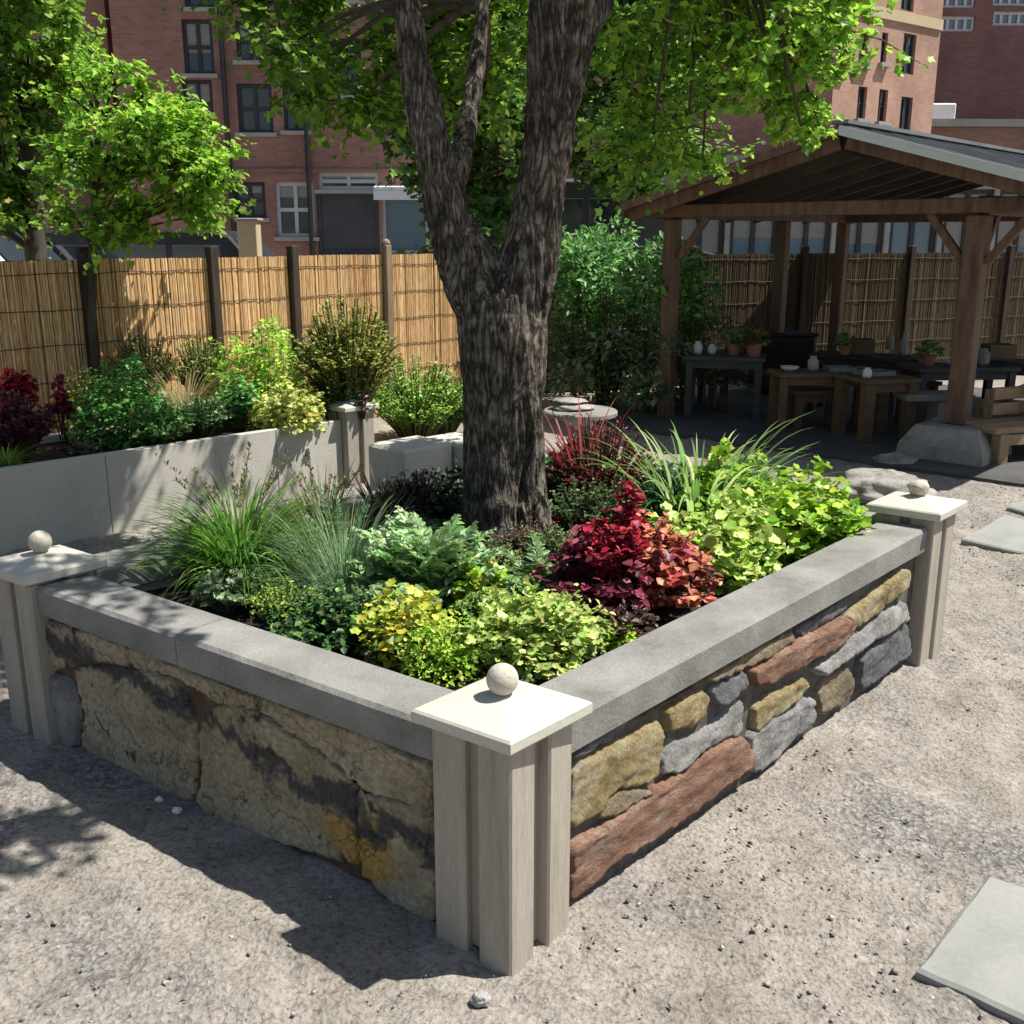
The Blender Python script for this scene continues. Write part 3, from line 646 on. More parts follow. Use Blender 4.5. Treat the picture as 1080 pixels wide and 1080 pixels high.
RW = [
 ('rust', [(58, 885), (110, 850), (290, 722), (430, 625), (480, 603), (505, 640), (497, 680), (420, 742), (300, 835), (150, 920), (100, 990), (58, 1020)], .072, 'long rust red slab leaning at the foot of the wall'),
 ('ochre', [(62, 682), (200, 612), (277, 570), (280, 600), (274, 700), (222, 732), (182, 733), (130, 797), (62, 840)], .05, 'large rough yellow block next to the near post'),
 ('tan', [(133, 806), (168, 752), (222, 738), (262, 742), (150, 815)], .05, None),
 ('slate', [(62, 612), (210, 548), (205, 580), (110, 645), (62, 668)], .035, None),
 ('brown', [(214, 548), (330, 470), (375, 455), (362, 492), (300, 530), (240, 566)], .035, None),
 ('ochre', [(300, 540), (385, 492), (403, 515), (395, 553), (350, 585), (303, 592)], .05, None),
 ('grey', [(287, 662), (310, 617), (370, 612), (440, 560), (470, 517), (486, 522), (488, 598), (430, 618), (330, 690), (290, 702)], .045, None),
 ('slate', [(404, 490), (490, 445), (498, 478), (442, 522), (424, 526)], .05, None),
 ('tan', [(385, 462), (480, 400), (610, 338), (612, 372), (560, 402), (480, 446), (410, 472)], .04, None),
 ('rust', [(499, 440), (530, 428), (562, 400), (640, 362), (740, 305), (750, 350), (700, 388), (560, 470), (508, 478)], .075, 'orange brown stone jutting out of the upper course'),
 ('ochre', [(745, 305), (800, 258), (880, 185), (893, 195), (890, 232), (850, 268), (755, 348)], .06, None),
 ('slate', [(617, 345), (680, 288), (762, 250), (770, 268), (700, 324), (640, 362)], .035, None),
 ('ochre', [(512, 542), (530, 518), (640, 463), (652, 485), (600, 532), (560, 562), (518, 594)], .05, None),
 ('grey', [(503, 602), (560, 568), (655, 508), (662, 560), (600, 624), (530, 690), (503, 694)], .055, None),
 ('tan', [(672, 492), (700, 458), (742, 433), (752, 470), (746, 507), (680, 558)], .05, None),
 ('grey', [(660, 440), (700, 402), (770, 352), (830, 298), (882, 272), (888, 312), (830, 348), (760, 392), (720, 424), (680, 452)], .07, 'knobbly pale grey stone near the far post'),
 ('slate', [(775, 412), (830, 360), (892, 318), (896, 402), (850, 432), (790, 484), (773, 484)], .055, None),
]
for i, (mk, pts, H, lab) in enumerate(RW):
    stone(wpoly(Zp(pts), N2, eb, nR), N2, eb, nR, SC[mk], H * .95, .005, .018, .0075, seed=i + 1, lab=lab, edge=.009, nsc=8)
for pts in ([(100, 660), (260, 590), (270, 600), (110, 668)],): pass
LW = [
 ('sand', [(44, 640), (452, 778), (452, 868), (420, 846), (392, 842), (330, 790), (262, 748), (225, 742), (185, 714), (110, 700), (44, 706)], .05, 'top band of tan sandstone with dark stains'),
 ('grey', [(44, 710), (70, 722), (78, 757), (74, 790), (44, 790)], .055, None),
 ('sand', [(74, 704), (125, 706), (183, 720), (200, 762), (200, 850), (150, 830), (80, 798), (82, 760)], .046, None),
 ('sand', [(206, 766), (226, 747), (258, 753), (330, 796), (368, 830), (374, 918), (300, 894), (206, 857)], .05, 'tan block with an orange rust bloom'),
 ('sand', [(372, 836), (392, 847), (418, 852), (454, 874), (454, 980), (400, 945), (378, 920)], .047, None),
]
for i, (mk, pts, H, lab) in enumerate(LW):
    stone(wpoly(pts, N2, ea, nL), N2, ea, nL, SC[mk], H * (.62 if mk == 'sand' else .9), .006, .020, .009, seed=20 + i, lab=lab, edge=.010, nsc=4.5, grow=.008)
def soil():
    a = Acc(); k = 70; V = []
    p0 = N2 + ea * .15 + eb * .15; la, lb = lenA - .05, lenB - .05
    for j in range(k + 1):
        for i in range(k + 1):
            q = p0 + ea * la * i / k + eb * lb * j / k; V.append((q[0], q[1], .455 + .018 * fbm(q[0], q[1], 5) + .008 * fbm(q[0], q[1], 22, 2)))
    F = [(j * (k + 1) + i, j * (k + 1) + i + k + 1, (j + 1) * (k + 1) + i + 1, j * (k + 1) + i + 1) for j in range(k) for i in range(k)]
    a.add(V, F); a.build('soil', MT['soil'], planter)
soil()

# ================================================================== REAR PLANTER
RA = U(0, 495, .5); RB = U(360, 443, .5); RA[2] = RB[2] = 0
re = (RB - RA) / np.linalg.norm(RB - RA); rn = np.array([re[1], -re[0], 0]); lenR = np.linalg.norm(RB - RA)
RA = RA - re * 1.6; lenR += 1.6
RWD = 1.0
rear = thing('rear_planter', tuple(RA), 'long low cream rendered planter standing in front of the bamboo fence', 'planter')
for s0, s1 in ((0, 1.6 + .62), (1.6 + .623, lenR * .86), (lenR * .86 + .003, lenR)):
    a = Acc(); a.box(RA + re * (s0 + s1) / 2 - rn * .03 + UZ * .225, (s1 - s0, .06, .55), re, -rn, bev=.004); a.build('front_wall', MT['rearwall'], rear)
a = Acc(); a.box(RA + re * lenR / 2 - rn * (RWD - .06) + UZ * .22, (lenR, .12, .54), re, -rn); a.build('back_wall', MT['rearwall'], rear)
a = Acc(); a.box(RA + re * (lenR - .06) - rn * RWD / 2 + UZ * .218, (.12, RWD - .27, .53), re, -rn); a.build('end_wall', MT['rearwall'], rear)
a = Acc(); a.box(RA + re * (lenR / 2 - .1) - rn * RWD / 2 + UZ * .2, (lenR - .1, RWD - .125, .5), re, -rn); a.build('soil', MT['soil'], rear)
corner_post(RA + re * (lenR + .004) + rn * .03 - rn * .22, re, rn, .56, rear, ball=False, tw=.105, pw=.25)

# ================================================================== BAMBOO FENCES
def fence(name, P, e, length, posts, h, label, dark, postmat, seed, light_last=None):
    n = np.array([e[1], -e[0], 0]); t = thing(name, tuple(P), label, 'fence')
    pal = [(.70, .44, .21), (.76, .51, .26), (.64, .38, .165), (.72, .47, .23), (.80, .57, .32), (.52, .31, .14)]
    if dark: pal = [(.105, .077, .042), (.13, .096, .055), (.088, .062, .033), (.118, .086, .048)]  # shade behind the pavilion put into these darker cane colours
    edges = [0] + list(posts) + [length]
    for a0, a1 in zip(edges[:-1], edges[1:]):
        if a1 - a0 < .1: continue
        ac = Acc(); s = a0 + .03
        while s < a1 - .02:
            r = rng.uniform(.0048, .0078); c = np.array(pal[rng.integers(len(pal))]) * rng.uniform(.75, 1.15)
            hh = h * .985 + rng.uniform(-.004, .003) + .003 * math.sin(s * 3 + seed); tl = rng.normal(0, .003); yo = rng.normal(0, .003)
            b = P + e * s + n * (.02 + yo); z0 = rng.uniform(-.02, .03)
            pts = [b + UZ * z0, b + UZ * hh * .5 + e * (tl + rng.normal(0, .003)), b + UZ * hh + e * 2 * tl]
            ac.tube(pts, [r, r, r * .95], 6, col=c)
            s += r * 1.5 + rng.uniform(-.002, .001)
        ac.box(P + e * (a0 + a1) / 2 + n * .009 + UZ * h * .485, (a1 - a0 - .06, .006, h * .97), e, -n, col=np.array(pal[-1]) * .55)
        panel = ac.build('bamboo_panel', MT['cane'], t, smooth=False)
        wa = Acc()
        for z in np.arange(.18, h, .27):
            k = 8; pts = [P + e * (a0 + (a1 - a0) * i / k) + n * (.034) + UZ * (z + .006 * math.sin(i * 1.7 + z * 9 + a0)) for i in range(k + 1)]
            wa.tube(pts, .0035, 5)
        wa.build('binding_wire', MT['wire'], panel)
    for i, s in enumerate(posts):
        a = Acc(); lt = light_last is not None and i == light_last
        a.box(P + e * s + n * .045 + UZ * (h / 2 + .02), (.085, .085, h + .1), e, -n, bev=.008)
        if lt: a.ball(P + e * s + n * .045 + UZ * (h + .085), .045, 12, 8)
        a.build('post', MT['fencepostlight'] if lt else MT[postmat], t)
    a = Acc(); a.box(P + e * length / 2 - n * .02 + UZ * (h * .97), (length, .03, .05), e, -n); a.box(P + e * length / 2 - n * .02 + UZ * (h * .35), (length, .03, .06), e, -n)
    a.build('rail', MT[postmat], t)
fe = np.array([.63, .776, 0]); fe /= np.linalg.norm(fe); FY0 = 8.3
F0 = np.array([-.403 * FY0, FY0, 0])
def fs(u):
    r = (u - 540) / FPX; return (r * F0[1] - F0[0]) / (fe[0] - r * fe[1])
FST = -2.3
fence('bamboo_fence', F0 + fe * FST, fe, 4.9 - FST, [fs(x) - FST for x in (97, 229, 312, 408)] + [4.9 - FST - .05], 1.655, 'sunlit golden bamboo cane fence behind the rear planter', False, 'fencepost', 0, light_last=3)
P1 = F0 + fe * 4.95; P2 = np.array([9.5, 15.9, 0]); f2 = (P2 - P1) / np.linalg.norm(P2 - P1); l2 = np.linalg.norm(P2 - P1)
fence('bamboo_fence', P1, f2, l2, [2.6, 4.2, 5.9, 7.6], 1.62, 'brown bamboo cane fence coloured darker for the shade behind the timber pavilion', True, 'fencepost', 1)

# ================================================================== PAVILION
PR = np.array([3.72, 8.62, 0]); PL = np.array([1.575, 10.6, 0])
pt = (PR - PL) / np.linalg.norm(PR - PL); pd = np.array([-pt[1], pt[0], 0]); pw_ = np.linalg.norm(PR - PL); PD = 3.7
pav = thing('timber_pavilion', tuple(PL), 'open brown timber pavilion with a grey metal gable roof over shaded tables', 'pavilion')
def pp(s, d, z): return PL + pt * s + pd * d + UZ * z
SPL, RIDGE, SPR, ZR = -.30, 1.88, 4.1, 2.63
SLl, SLr = .26, .28
def roofz(s): return ZR - (SLl * (RIDGE - s) if s < RIDGE else SLr * (s - RIDGE))
FO, BO = -.42, PD + .75  # back overhang lengthened so the roof shades the rear fence
BT = 2.12                                  # beam top
for s, d, wdt in ((0, 0, .135), (pw_, 0, .165), (0, 2.2, .13), (0, PD, .13), (pw_, PD, .16), (pw_, 2.2, .15)):
    a = Acc(); z0 = .29 if (s > 1 and d == 0) else 0.0; a.box(pp(s, d, (z0 + BT - .15) / 2), (wdt, wdt, BT - .15 - z0), pt, pd, bev=.012); a.build('post', MT['brownwood'], pav)
a = Acc(); c = pp(pw_, 0, 0); hb, ht = .36, .25
V = [c + pt * x * hb + pd * y * hb - UZ * .02 for x, y in ((-1, -1), (1, -1), (1, 1), (-1, 1))] + [c + pt * x * hb * .95 + pd * y * hb * .95 + UZ * .14 for x, y in ((-1, -1), (1, -1), (1, 1), (-1, 1))] + [c + pt * x * ht + pd * y * ht + UZ * .29 for x, y in ((-1, -1), (1, -1), (1, 1), (-1, 1))]
F = [(3, 2, 1, 0), (8, 9, 10, 11)] + [(l * 4 + i, l * 4 + (i + 1) % 4, l * 4 + 4 + (i + 1) % 4, l * 4 + 4 + i) for l in range(2) for i in range(4)]
a.add(V, F); a.build('footing', MT['palerock'], pav)
def beam(p, q, name='beam', wx=.11, wz=.15, mat='brownwood', par=None):
    a = Acc(); a.bar(p, q, wx, wz, bev=.008); return a.build(name, MT[mat], par or pav)
zb = BT - .075
beam(pp(-.35, 0, zb), pp(pw_ + 1.2, 0, zb), 'tie_beam', .12, .12)
beam(pp(0, .07, zb), pp(0, PD + .2, zb)); beam(pp(pw_, .07, zb), pp(pw_, PD + .2, zb)); beam(pp(.06, PD, zb - .003), pp(pw_ - .06, PD, zb - .003), 'tie_beam')
def brace(s, d, ds, dd): beam(pp(s + ds * .09, d + dd * .09, BT - .52), pp(s + ds * .40, d + dd * .40, BT - .13), 'brace', .055, .065)
brace(0, 0, 1, 0); brace(pw_, 0, -1, 0); brace(pw_, 0, 1, 0); brace(pw_, 0, 0, 1)
a = Acc(); a.bar(pp(RIDGE, FO + .1, ZR - .10), pp(RIDGE, BO - .05, ZR - .10), .05, .15); a.build('ridge_board', MT['darkwood'], pav)
beam(pp(RIDGE, 0, BT - .002), pp(RIDGE, 0, ZR - .18), 'king_post', .1, .1) if False else None
for side, se in (('l', SPL), ('r', SPR)):
    z_e = roofz(se)
    def slab(off0, off1, name, mat, par=None, d0=FO, d1=BO, s0=RIDGE):
        a = Acc(); P4 = [pp(s0, d0, roofz(s0)), pp(se, d0, z_e), pp(se, d1, z_e), pp(s0, d1, roofz(s0))]
        V = [q + UZ * off0 for q in P4] + [q + UZ * off1 for q in P4]
        F = [(3, 2, 1, 0), (4, 5, 6, 7), (0, 1, 5, 4), (1, 2, 6, 5), (2, 3, 7, 6), (3, 0, 4, 7)]
        if side == 'r': F = [f[::-1] for f in F]
        a.add(V, F); return a.build(name, mat, par or pav)
    slab(0, .022, 'roof_deck', MT['darkwood']); sheet = slab(.025, .04, 'roof_sheet', MT['roofmetal'])
    a = Acc()
    for k in range(13):
        d = FO + .03 + (BO - FO - .06) * k / 12; a.bar(pp(RIDGE, d, ZR + .052), pp(se, d, z_e + .052), .035, .022)
    a.build('seam', MT['roofmetal'], sheet)
    for k in range(9):
        d = FO + .10 + (BO - FO - .2) * k / 8
        a = Acc(); e0 = 0.02 if side == 'l' else -.02
        a.bar(pp(RIDGE + (-.03 if side == 'l' else .03), d, ZR - .075), pp(se - e0 * -1 * (1 if side == 'l' else 1), d, z_e - .062), .05, .11); a.build('rafter', MT['rafter'] if k else MT['brownwood'], pav)
    a = Acc(); a.bar(pp(RIDGE, FO - .018, ZR + .015), pp(se, FO - .018, z_e + .015), .03, .075); a.build('rake_trim', MT['roofedge'] if side == 'r' else MT['brownwood'], pav)
    a = Acc(); a.bar(pp(se, FO, z_e - .03), pp(se, BO, z_e - .03), .03, .11); a.build('fascia', MT['brownwood'], pav)
a = Acc(); a.bar(pp(RIDGE, FO - .02, ZR + .075), pp(RIDGE, BO, ZR + .075), .16, .03); a.build('ridge_cap', MT['roofmetal'], pav)
# patio slab under it
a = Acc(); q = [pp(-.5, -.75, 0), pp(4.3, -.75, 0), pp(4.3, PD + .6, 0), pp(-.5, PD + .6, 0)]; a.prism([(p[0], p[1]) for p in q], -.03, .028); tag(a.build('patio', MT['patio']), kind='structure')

# furniture and clutter in its shade
def table(c, ang, lx, ly, h, label, name='wooden_table', cat='table', mat='tablewood', leg=.07, grp=None, inset=.06):
    u = np.array([math.cos(ang), math.sin(ang), 0]); v = np.array([-u[1], u[0], 0]); c = np.array([c[0], c[1], .028]); t = thing(name, tuple(c), label, cat, grp)
    a = Acc()
    nb = max(2, int(ly / .13)); bw = ly / nb
    for i in range(nb): a.box(c + v * (-ly / 2 + bw * (i + .5)) + UZ * (h - .02), (lx, bw - .008, .04), u, v, bev=.004)
    a.build('table_top' if cat == 'table' else 'seat', MT[mat], t)
    a = Acc()
    for s in (-1, 1): a.box(c + v * s * (ly / 2 - inset) + UZ * (h - .08), (lx - inset * 2 - .02, .03, .078), u, v)
    a.build('apron', MT[mat], t)
    for x in (-1, 1):
        for y in (-1, 1):
            a = Acc(); a.box(c + u * x * (lx / 2 - inset) + v * y * (ly / 2 - inset) + UZ * ((h - .042) / 2), (leg, leg, h - .042), u, v, bev=.005); a.build('leg', MT[mat], t)
    return c + UZ * h, u, v
ang = math.atan2(pt[1], pt[0])
def onfloor(u_, v_, h):                     # centre of a top seen at this pixel, standing on the patio
    return U(u_, v_, h + .028)
c1, u1, v1 = table(onfloor(765, 374, .62), ang + .5, .80, .5, .62, 'grey topped work table beside the left front pavilion post', mat='greywood')
c2, u2, v2 = table(onfloor(868, 391, .55), .05, .95, .42, .55, 'long wooden table in the middle of the pavilion shade', 'wooden_table')
c3, u3, v3 = table(onfloor(925, 396, .56), .25, .55, .55, .56, 'small square wooden table with thick legs right of the long table', 'wooden_table', leg=.1)
c4, u4, v4 = table(onfloor(1010, 385, .58), .1, 1.0, .5, .58, 'grey topped table behind the right front pavilion post', mat='greywood')
table(onfloor(860, 410, .36), .1, .5, .3, .36, 'low wooden stool in front of the long wooden table', 'wooden_stool', 'stool')
table(onfloor(747, 386, .42), ang, .4, .35, .42, 'low wooden stool tucked against the grey work table', 'wooden_stool', 'stool')
for (u_, v_, h_, lx_, ly_, da, lb_) in ((915, 374, .60, 1.1, .5, .2, 'dark plank table at the back of the pavilion before the bamboo fence'), (800, 392, .42, .8, .28, .5, 'dark plank bench between the work table and long table'), (958, 400, .40, .6, .26, -.2, 'small dark plank bench right of the square table'), (1060, 380, .6, .8, .5, .3, 'dark plank table at the right edge behind the bench')):
    bench_ = ' bench ' in lb_ and 'table at' not in lb_
    table(onfloor(u_, v_, h_), ang + da, lx_, ly_, h_, lb_, 'plank_bench' if bench_ else 'plank_table', 'bench' if bench_ else 'table', mat='darkplank')
cb = onfloor(985, 414, .42); t = thing('stone_bench', (cb[0], cb[1], .028), 'pale stone slab bench on a block beside the right front pavilion post', 'bench')
a = Acc(); a.box(cb + UZ * -.03, (.62, .34, .06), bev=.01); a.build('seat', MT['coping'], t)
a = Acc(); a.box((cb[0] + .12, cb[1], .028 + (cb[2] - .088) / 2 - .0), (.24, .28, cb[2] - .088), bev=.01); a.build('support', MT['concrete'], t)
cc = U(826, 376, .45); t = thing('dark_cabinet', (cc[0], cc[1], .028), 'low black cabinet behind the grey work table', 'cabinet')
a = Acc(); a.box((cc[0], cc[1], .36), (.62, .4, .66), bev=.01); a.build('body', MT['dark'], t)
a = Acc(); a.box((cc[0], cc[1], .715), (.68, .45, .03), bev=.006); a.build('top', MT['dark'], t)
for s in (-1, 1):
    a = Acc(); a.box((cc[0] + s * .15, cc[1] - .208, .36), (.27, .014, .58), bev=.004); a.build('door', MT['darkwood'], t)
def jar(p, r, h, label, mat='ceramic', name='jar'):
    a = Acc(); a.lathe(p, [(r * .8, 0), (r, h * .15), (r, h * .7), (r * .6, h * .85), (r * .65, h)], 14); o = a.build(name, MT[mat], loc=tuple(p), smooth=True); tag(o, label, name, 'jars and pots on the pavilion tables')
def pot(p, r, h, label, cols):
    t = thing('potted_plant', tuple(p), label, 'potted plant', 'jars and pots on the pavilion tables')
    a = Acc(); a.lathe(p, [(r * .7, 0), (r, h * .85), (r * 1.1, h * .85), (r * 1.1, h), (r * .9, h)], 14); a.build('pot', MT['clay'], t, smooth=False)
    f = Fol(); n = 90; d = hemi(n); pos = np.array(p) + UZ * h + d * np.array([r * 1.6, r * 1.6, h * 1.2]) * rng.uniform(.4, 1, (n, 1)); f.leaves(OV, pos, d + jv(n, .3), UPV + jv(n, .3), r * .8, pick(cols, n)); f.build('foliage', MT['leaf'], t)
g1 = [(.10, .18, .05), (.16, .26, .07)]
jar(c1 - u1 * .28, .05, .13, 'white jar at the left end of the grey work table'); jar(c1 - u1 * .14 + v1 * .05, .045, .10, 'short white jar beside the tall one on the work table')
pot(c1 + u1 * .08, .07, .11, 'leafy plant in a clay pot at the middle of the work table', g1); pot(c1 + u1 * .28 - v1 * .08, .08, .13, 'reddish flowering clay pot at the right end of the work table', [(.22, .04, .035), (.08, .14, .04), (.06, .11, .03)])
def bowl(p, r, label, mat='ceramic'):
    a = Acc(); a.lathe(p, [(r * .4, 0), (r * .8, r * .22), (r, r * .5), (r * .94, r * .5), (r * .7, r * .2), (r * .1, r * .1)], 18); tag(a.build('bowl', MT[mat], loc=tuple(p), smooth=True), label, 'bowl', 'crockery on the pavilion tables')
def tray(p, u, v, lx, ly, label, mat='coping'):
    a = Acc(); a.box(p + UZ * .008, (lx, ly, .016), u, v)
    for s in (-1, 1): a.box(p + v * s * (ly / 2 - .006) + UZ * .027, (lx, .012, .022), u, v); a.box(p + u * s * (lx / 2 - .006) + UZ * .0265, (.012, ly - .026, .021), u, v)
    tag(a.build('tray', MT[mat], loc=tuple(p)), label, 'tray', 'crockery on the pavilion tables')
for (u_, v_, h_, k_, lb_) in ((905, 366, .628, 0, 'dark crate on the back plank table'), (938, 362, .628, 1, 'pale bottle on the back plank table'), (890, 368, .628, 2, 'leafy pot on the back plank table'), (952, 366, .628, 1, 'second pale bottle at the right end of the back plank table'), (1052, 372, .628, 0, 'dark crate on the plank table at the right edge')):
    q = U(u_, v_ + 6, h_ + .03)
    if k_ == 0:
        a = Acc(); a.box(q + UZ * .012, (.26, .2, .02)); a.box(q + UZ * .08 + np.array([0, -.1, 0]), (.26, .016, .12)); a.box(q + UZ * .08 + np.array([0, .1, 0]), (.26, .016, .12)); a.box(q + UZ * .08 + np.array([.122, 0, 0]), (.016, .184, .12)); a.box(q + UZ * .08 - np.array([.122, 0, 0]), (.016, .184, .12)); tag(a.build('crate', MT['tablewood'], loc=tuple(q)), lb_, 'crate', 'jars and pots on the pavilion tables')
    elif k_ == 1:
        a = Acc(); a.lathe(q, [(.035, 0), (.038, .02), (.038, .12), (.014, .16), (.014, .21)], 12); tag(a.build('bottle', MT['concrete'], loc=tuple(q), smooth=True), lb_, 'bottle', 'jars and pots on the pavilion tables')
    else: pot(q, .06, .09, lb_, g1)
bowl(c2 - u2 * .32, .09, 'pale bowl at the left end of the long wooden table'); jar(c2 - u2 * .1, .05, .14, 'grey jar standing on the long wooden table', 'concrete')
tray(c2 + u2 * .16, u2, v2, .26, .2, 'shallow grey tray on the long wooden table'); bowl(c2 + u2 * .38, .07, 'small clay bowl at the right end of the long wooden table', 'clay')
tray(c3 + v3 * .05, u3, v3, .3, .22, 'pale tray on the small square table'); jar(c3 - u3 * .18 - v3 * .12, .04, .09, 'small white jar on the small square table')
pot(c4 - u4 * .3, .07, .10, 'small leafy pot at the left end of the far grey table', g1); bowl(c4 - u4 * .05, .10, 'wide white bowl on the far grey table'); jar(c4 + u4 * .25, .06, .16, 'tall pale jar at the right end of the far grey table', 'palerock')

# ================================================================== RIGHT HAND SIDE: BENCH, RAIL, SLABS, ROCKS
bb = U(1052, 492, 0); t = thing('wooden_bench', tuple(bb), 'weathered plank box bench at the right edge beside the pale footing', 'bench')
be = unit(np.array([.93, .36, 0])); bn = np.array([-be[1], be[0], 0])
for x, y in ((0, 0), (0, .42), (1.3, 0), (1.3, .42)):
    a = Acc(); a.box(bb + be * x + bn * y + UZ * .13, (.1, .1, .28), be, bn, bev=.006); a.build('leg', MT['woodbox'], t)
for k in range(3):
    a = Acc(); a.box(bb + be * .65 + bn * (.04 + k * .17) + UZ * .297, (1.5, .16, .05), be, bn, bev=.006); a.build('seat', MT['woodbox'], t)
a = Acc(); a.box(bb + be * .65 - bn * .035 + UZ * .22, (1.24, .025, .085), be, bn); a.build('apron', MT['woodbox'], t)
for k in range(2):
    a = Acc(); a.box(bb + be * (.78) + bn * (.36) + UZ * (.40 + k * .13), (1.1, .05, .10), be, bn, bev=.006); a.build('back_rail', MT['woodbox'], t)
for x in (.26, 1.28): a = Acc(); a.box(bb + be * x + bn * .415 + UZ * .44, (.07, .05, .24), be, bn, bev=.004); a.build('back_support', MT['woodbox'], t)
ra = D(1036, 428, 9.1); rb_ = D(1110, 398, 8.6); t = thing('timber_handrail', (ra[0], ra[1], 0.0), 'sloping two rail timber handrail right of the pavilion post', 'railing')
for dz in (0, -.17):
    a = Acc(); a.bar(ra + UZ * dz, rb_ + UZ * dz, .07, .075, bev=.006); a.build('rail', MT['woodbox'], t)
for k in (.06, .94):
    q = ra + (rb_ - ra) * k; a = Acc(); a.box((q[0], q[1] + .075, (q[2] + .03) / 2), (.07, .07, q[2] + .03)); a.build('baluster', MT['woodbox'], t)

def flagstone(px, z, label, th=.045):
    P = [U(u, v, z) for u, v in px]; pts = np.array([(p[0], p[1]) for p in P])
    if np.sum(pts[:, 0] * np.roll(pts[:, 1], -1) - np.roll(pts[:, 0], -1) * pts[:, 1]) < 0: pts = pts[::-1]
    fine = []
    for a0, b0 in zip(pts, np.roll(pts, -1, 0)):
        for k in range(8):
            q = a0 + (b0 - a0) * k / 8; fine.append(q + .008 * np.array([noise.noise(Vector((q[0] * 9, q[1] * 9, 1))), noise.noise(Vector((q[0] * 9, q[1] * 9, 7)))]))
    fine = np.array(fine); c = fine.mean(0); ins = c + (fine - c) * (1 - .012 / np.linalg.norm(fine - c, axis=1, keepdims=True))
    n = len(fine); V = [(x, y, z - th) for x, y in fine] + [(x, y, z - .008) for x, y in fine] + [(x, y, z) for x, y in ins]
    F = [tuple(range(n - 1, -1, -1)), tuple(range(2 * n, 3 * n))] + [(l * n + i, l * n + (i + 1) % n, (l + 1) * n + (i + 1) % n, (l + 1) * n + i) for l in range(2) for i in range(n)]
    a = Acc(); a.add(V, F); tag(a.build('flagstone', MT['flag'], loc=(c[0], c[1], z - th)), label, 'paving slab', 'loose flagstones set in the gravel')
flagstone([(966, 1022), (1042, 922), (1150, 955), (1150, 1105)], .016, 'large grey green flagstone at the bottom right corner of the picture')
flagstone([(1014, 568), (1060, 542), (1120, 560), (1120, 592)], .024, 'pale flagstone on the gravel right of the far planter post')
flagstone([(1062, 534), (1092, 520), (1140, 530), (1120, 552)], .024, 'farther small flagstone towards the wooden bench')
def rock(c, r, sq, label, name='boulder', cat='rock', mat='palerock', seed=0, jit=.3, grp=None):
    a = Acc(); a.ball(np.array(c), r, 48, 30, jit, sq, seed=seed); tag(a.build(name, MT[mat], smooth=True), label, cat, grp)
q = U(938, 518, .05); rock((q[0], q[1] + .05, .04), .36, (.95, .8, .38), 'pale flat topped boulder behind the far planter post', seed=2)
q = U(955, 492, .0); rock((q[0] - .05, q[1] + .1, .02), .15, (1.2, .9, .45), 'smaller pale rock lying by the pavilion footing', seed=9)
q = U(507, 1058, 0); rock((q[0], q[1], .012), .021, (1.1, .9, .85), 'rounded grey stone on the ground by the near post', 'stone', 'stone', 'concrete', 4)
q = U(187, 857, 0); rock((q[0], q[1], .008), .014, (1.1, .9, .8), 'larger white pebble at the foot of the shaded wall', 'stone', 'stone', 'white', 5)
q = U(168, 845, 0); rock((q[0], q[1], .006), .011, (1.2, .9, .8), 'smaller white pebble left of its twin by the shaded wall', 'stone', 'stone', 'white', 6)
# pale block seat and the round table behind the tree
q = U(430, 472, .40); t = thing('block_seat', (q[0], q[1], 0), 'cream rendered block seat behind the dark low shrubs left of the trunk', 'seat')
a = Acc(); a.box((q[0] - .0, q[1] + .18, .19), (.46, .4, .42), re, -rn, bev=.02); a.build('body', MT['rearwall'], t)
a = Acc(); a.box((q[0] + .34, q[1] + .42, .18), (.34, .5, .40), re, -rn, bev=.015); a.build('side_block', MT['rearwall'], t)
q = U(612, 433, .52); t = thing('round_table', (q[0], q[1], 0), 'round pale stone table right of the tree trunk', 'table')
a = Acc(); a.lathe((q[0], q[1], .48), [(.27, 0), (.285, .01), (.285, .035), (.275, .045)], 32); a.build('table_top', MT['coping'], t)
a = Acc(); a.lathe((q[0], q[1], -.01), [(.17, 0), (.10, .08), (.09, .4), (.16, .489)], 20); a.build('pedestal', MT['concrete'], t)
for k, (dx, dy, s_) in enumerate(((-.06, .02, .15), (-.08, .04, .12))):
    rock((q[0] + dx, q[1] + dy, .525 + .022 + k * .042), s_, (1.1, .9, .19), ['wider flat stone lying on the round table', 'smaller flat stone on top of the wider one on the round table'][k], 'flat_stone', 'stone', 'palerock', 11 + k, .18)

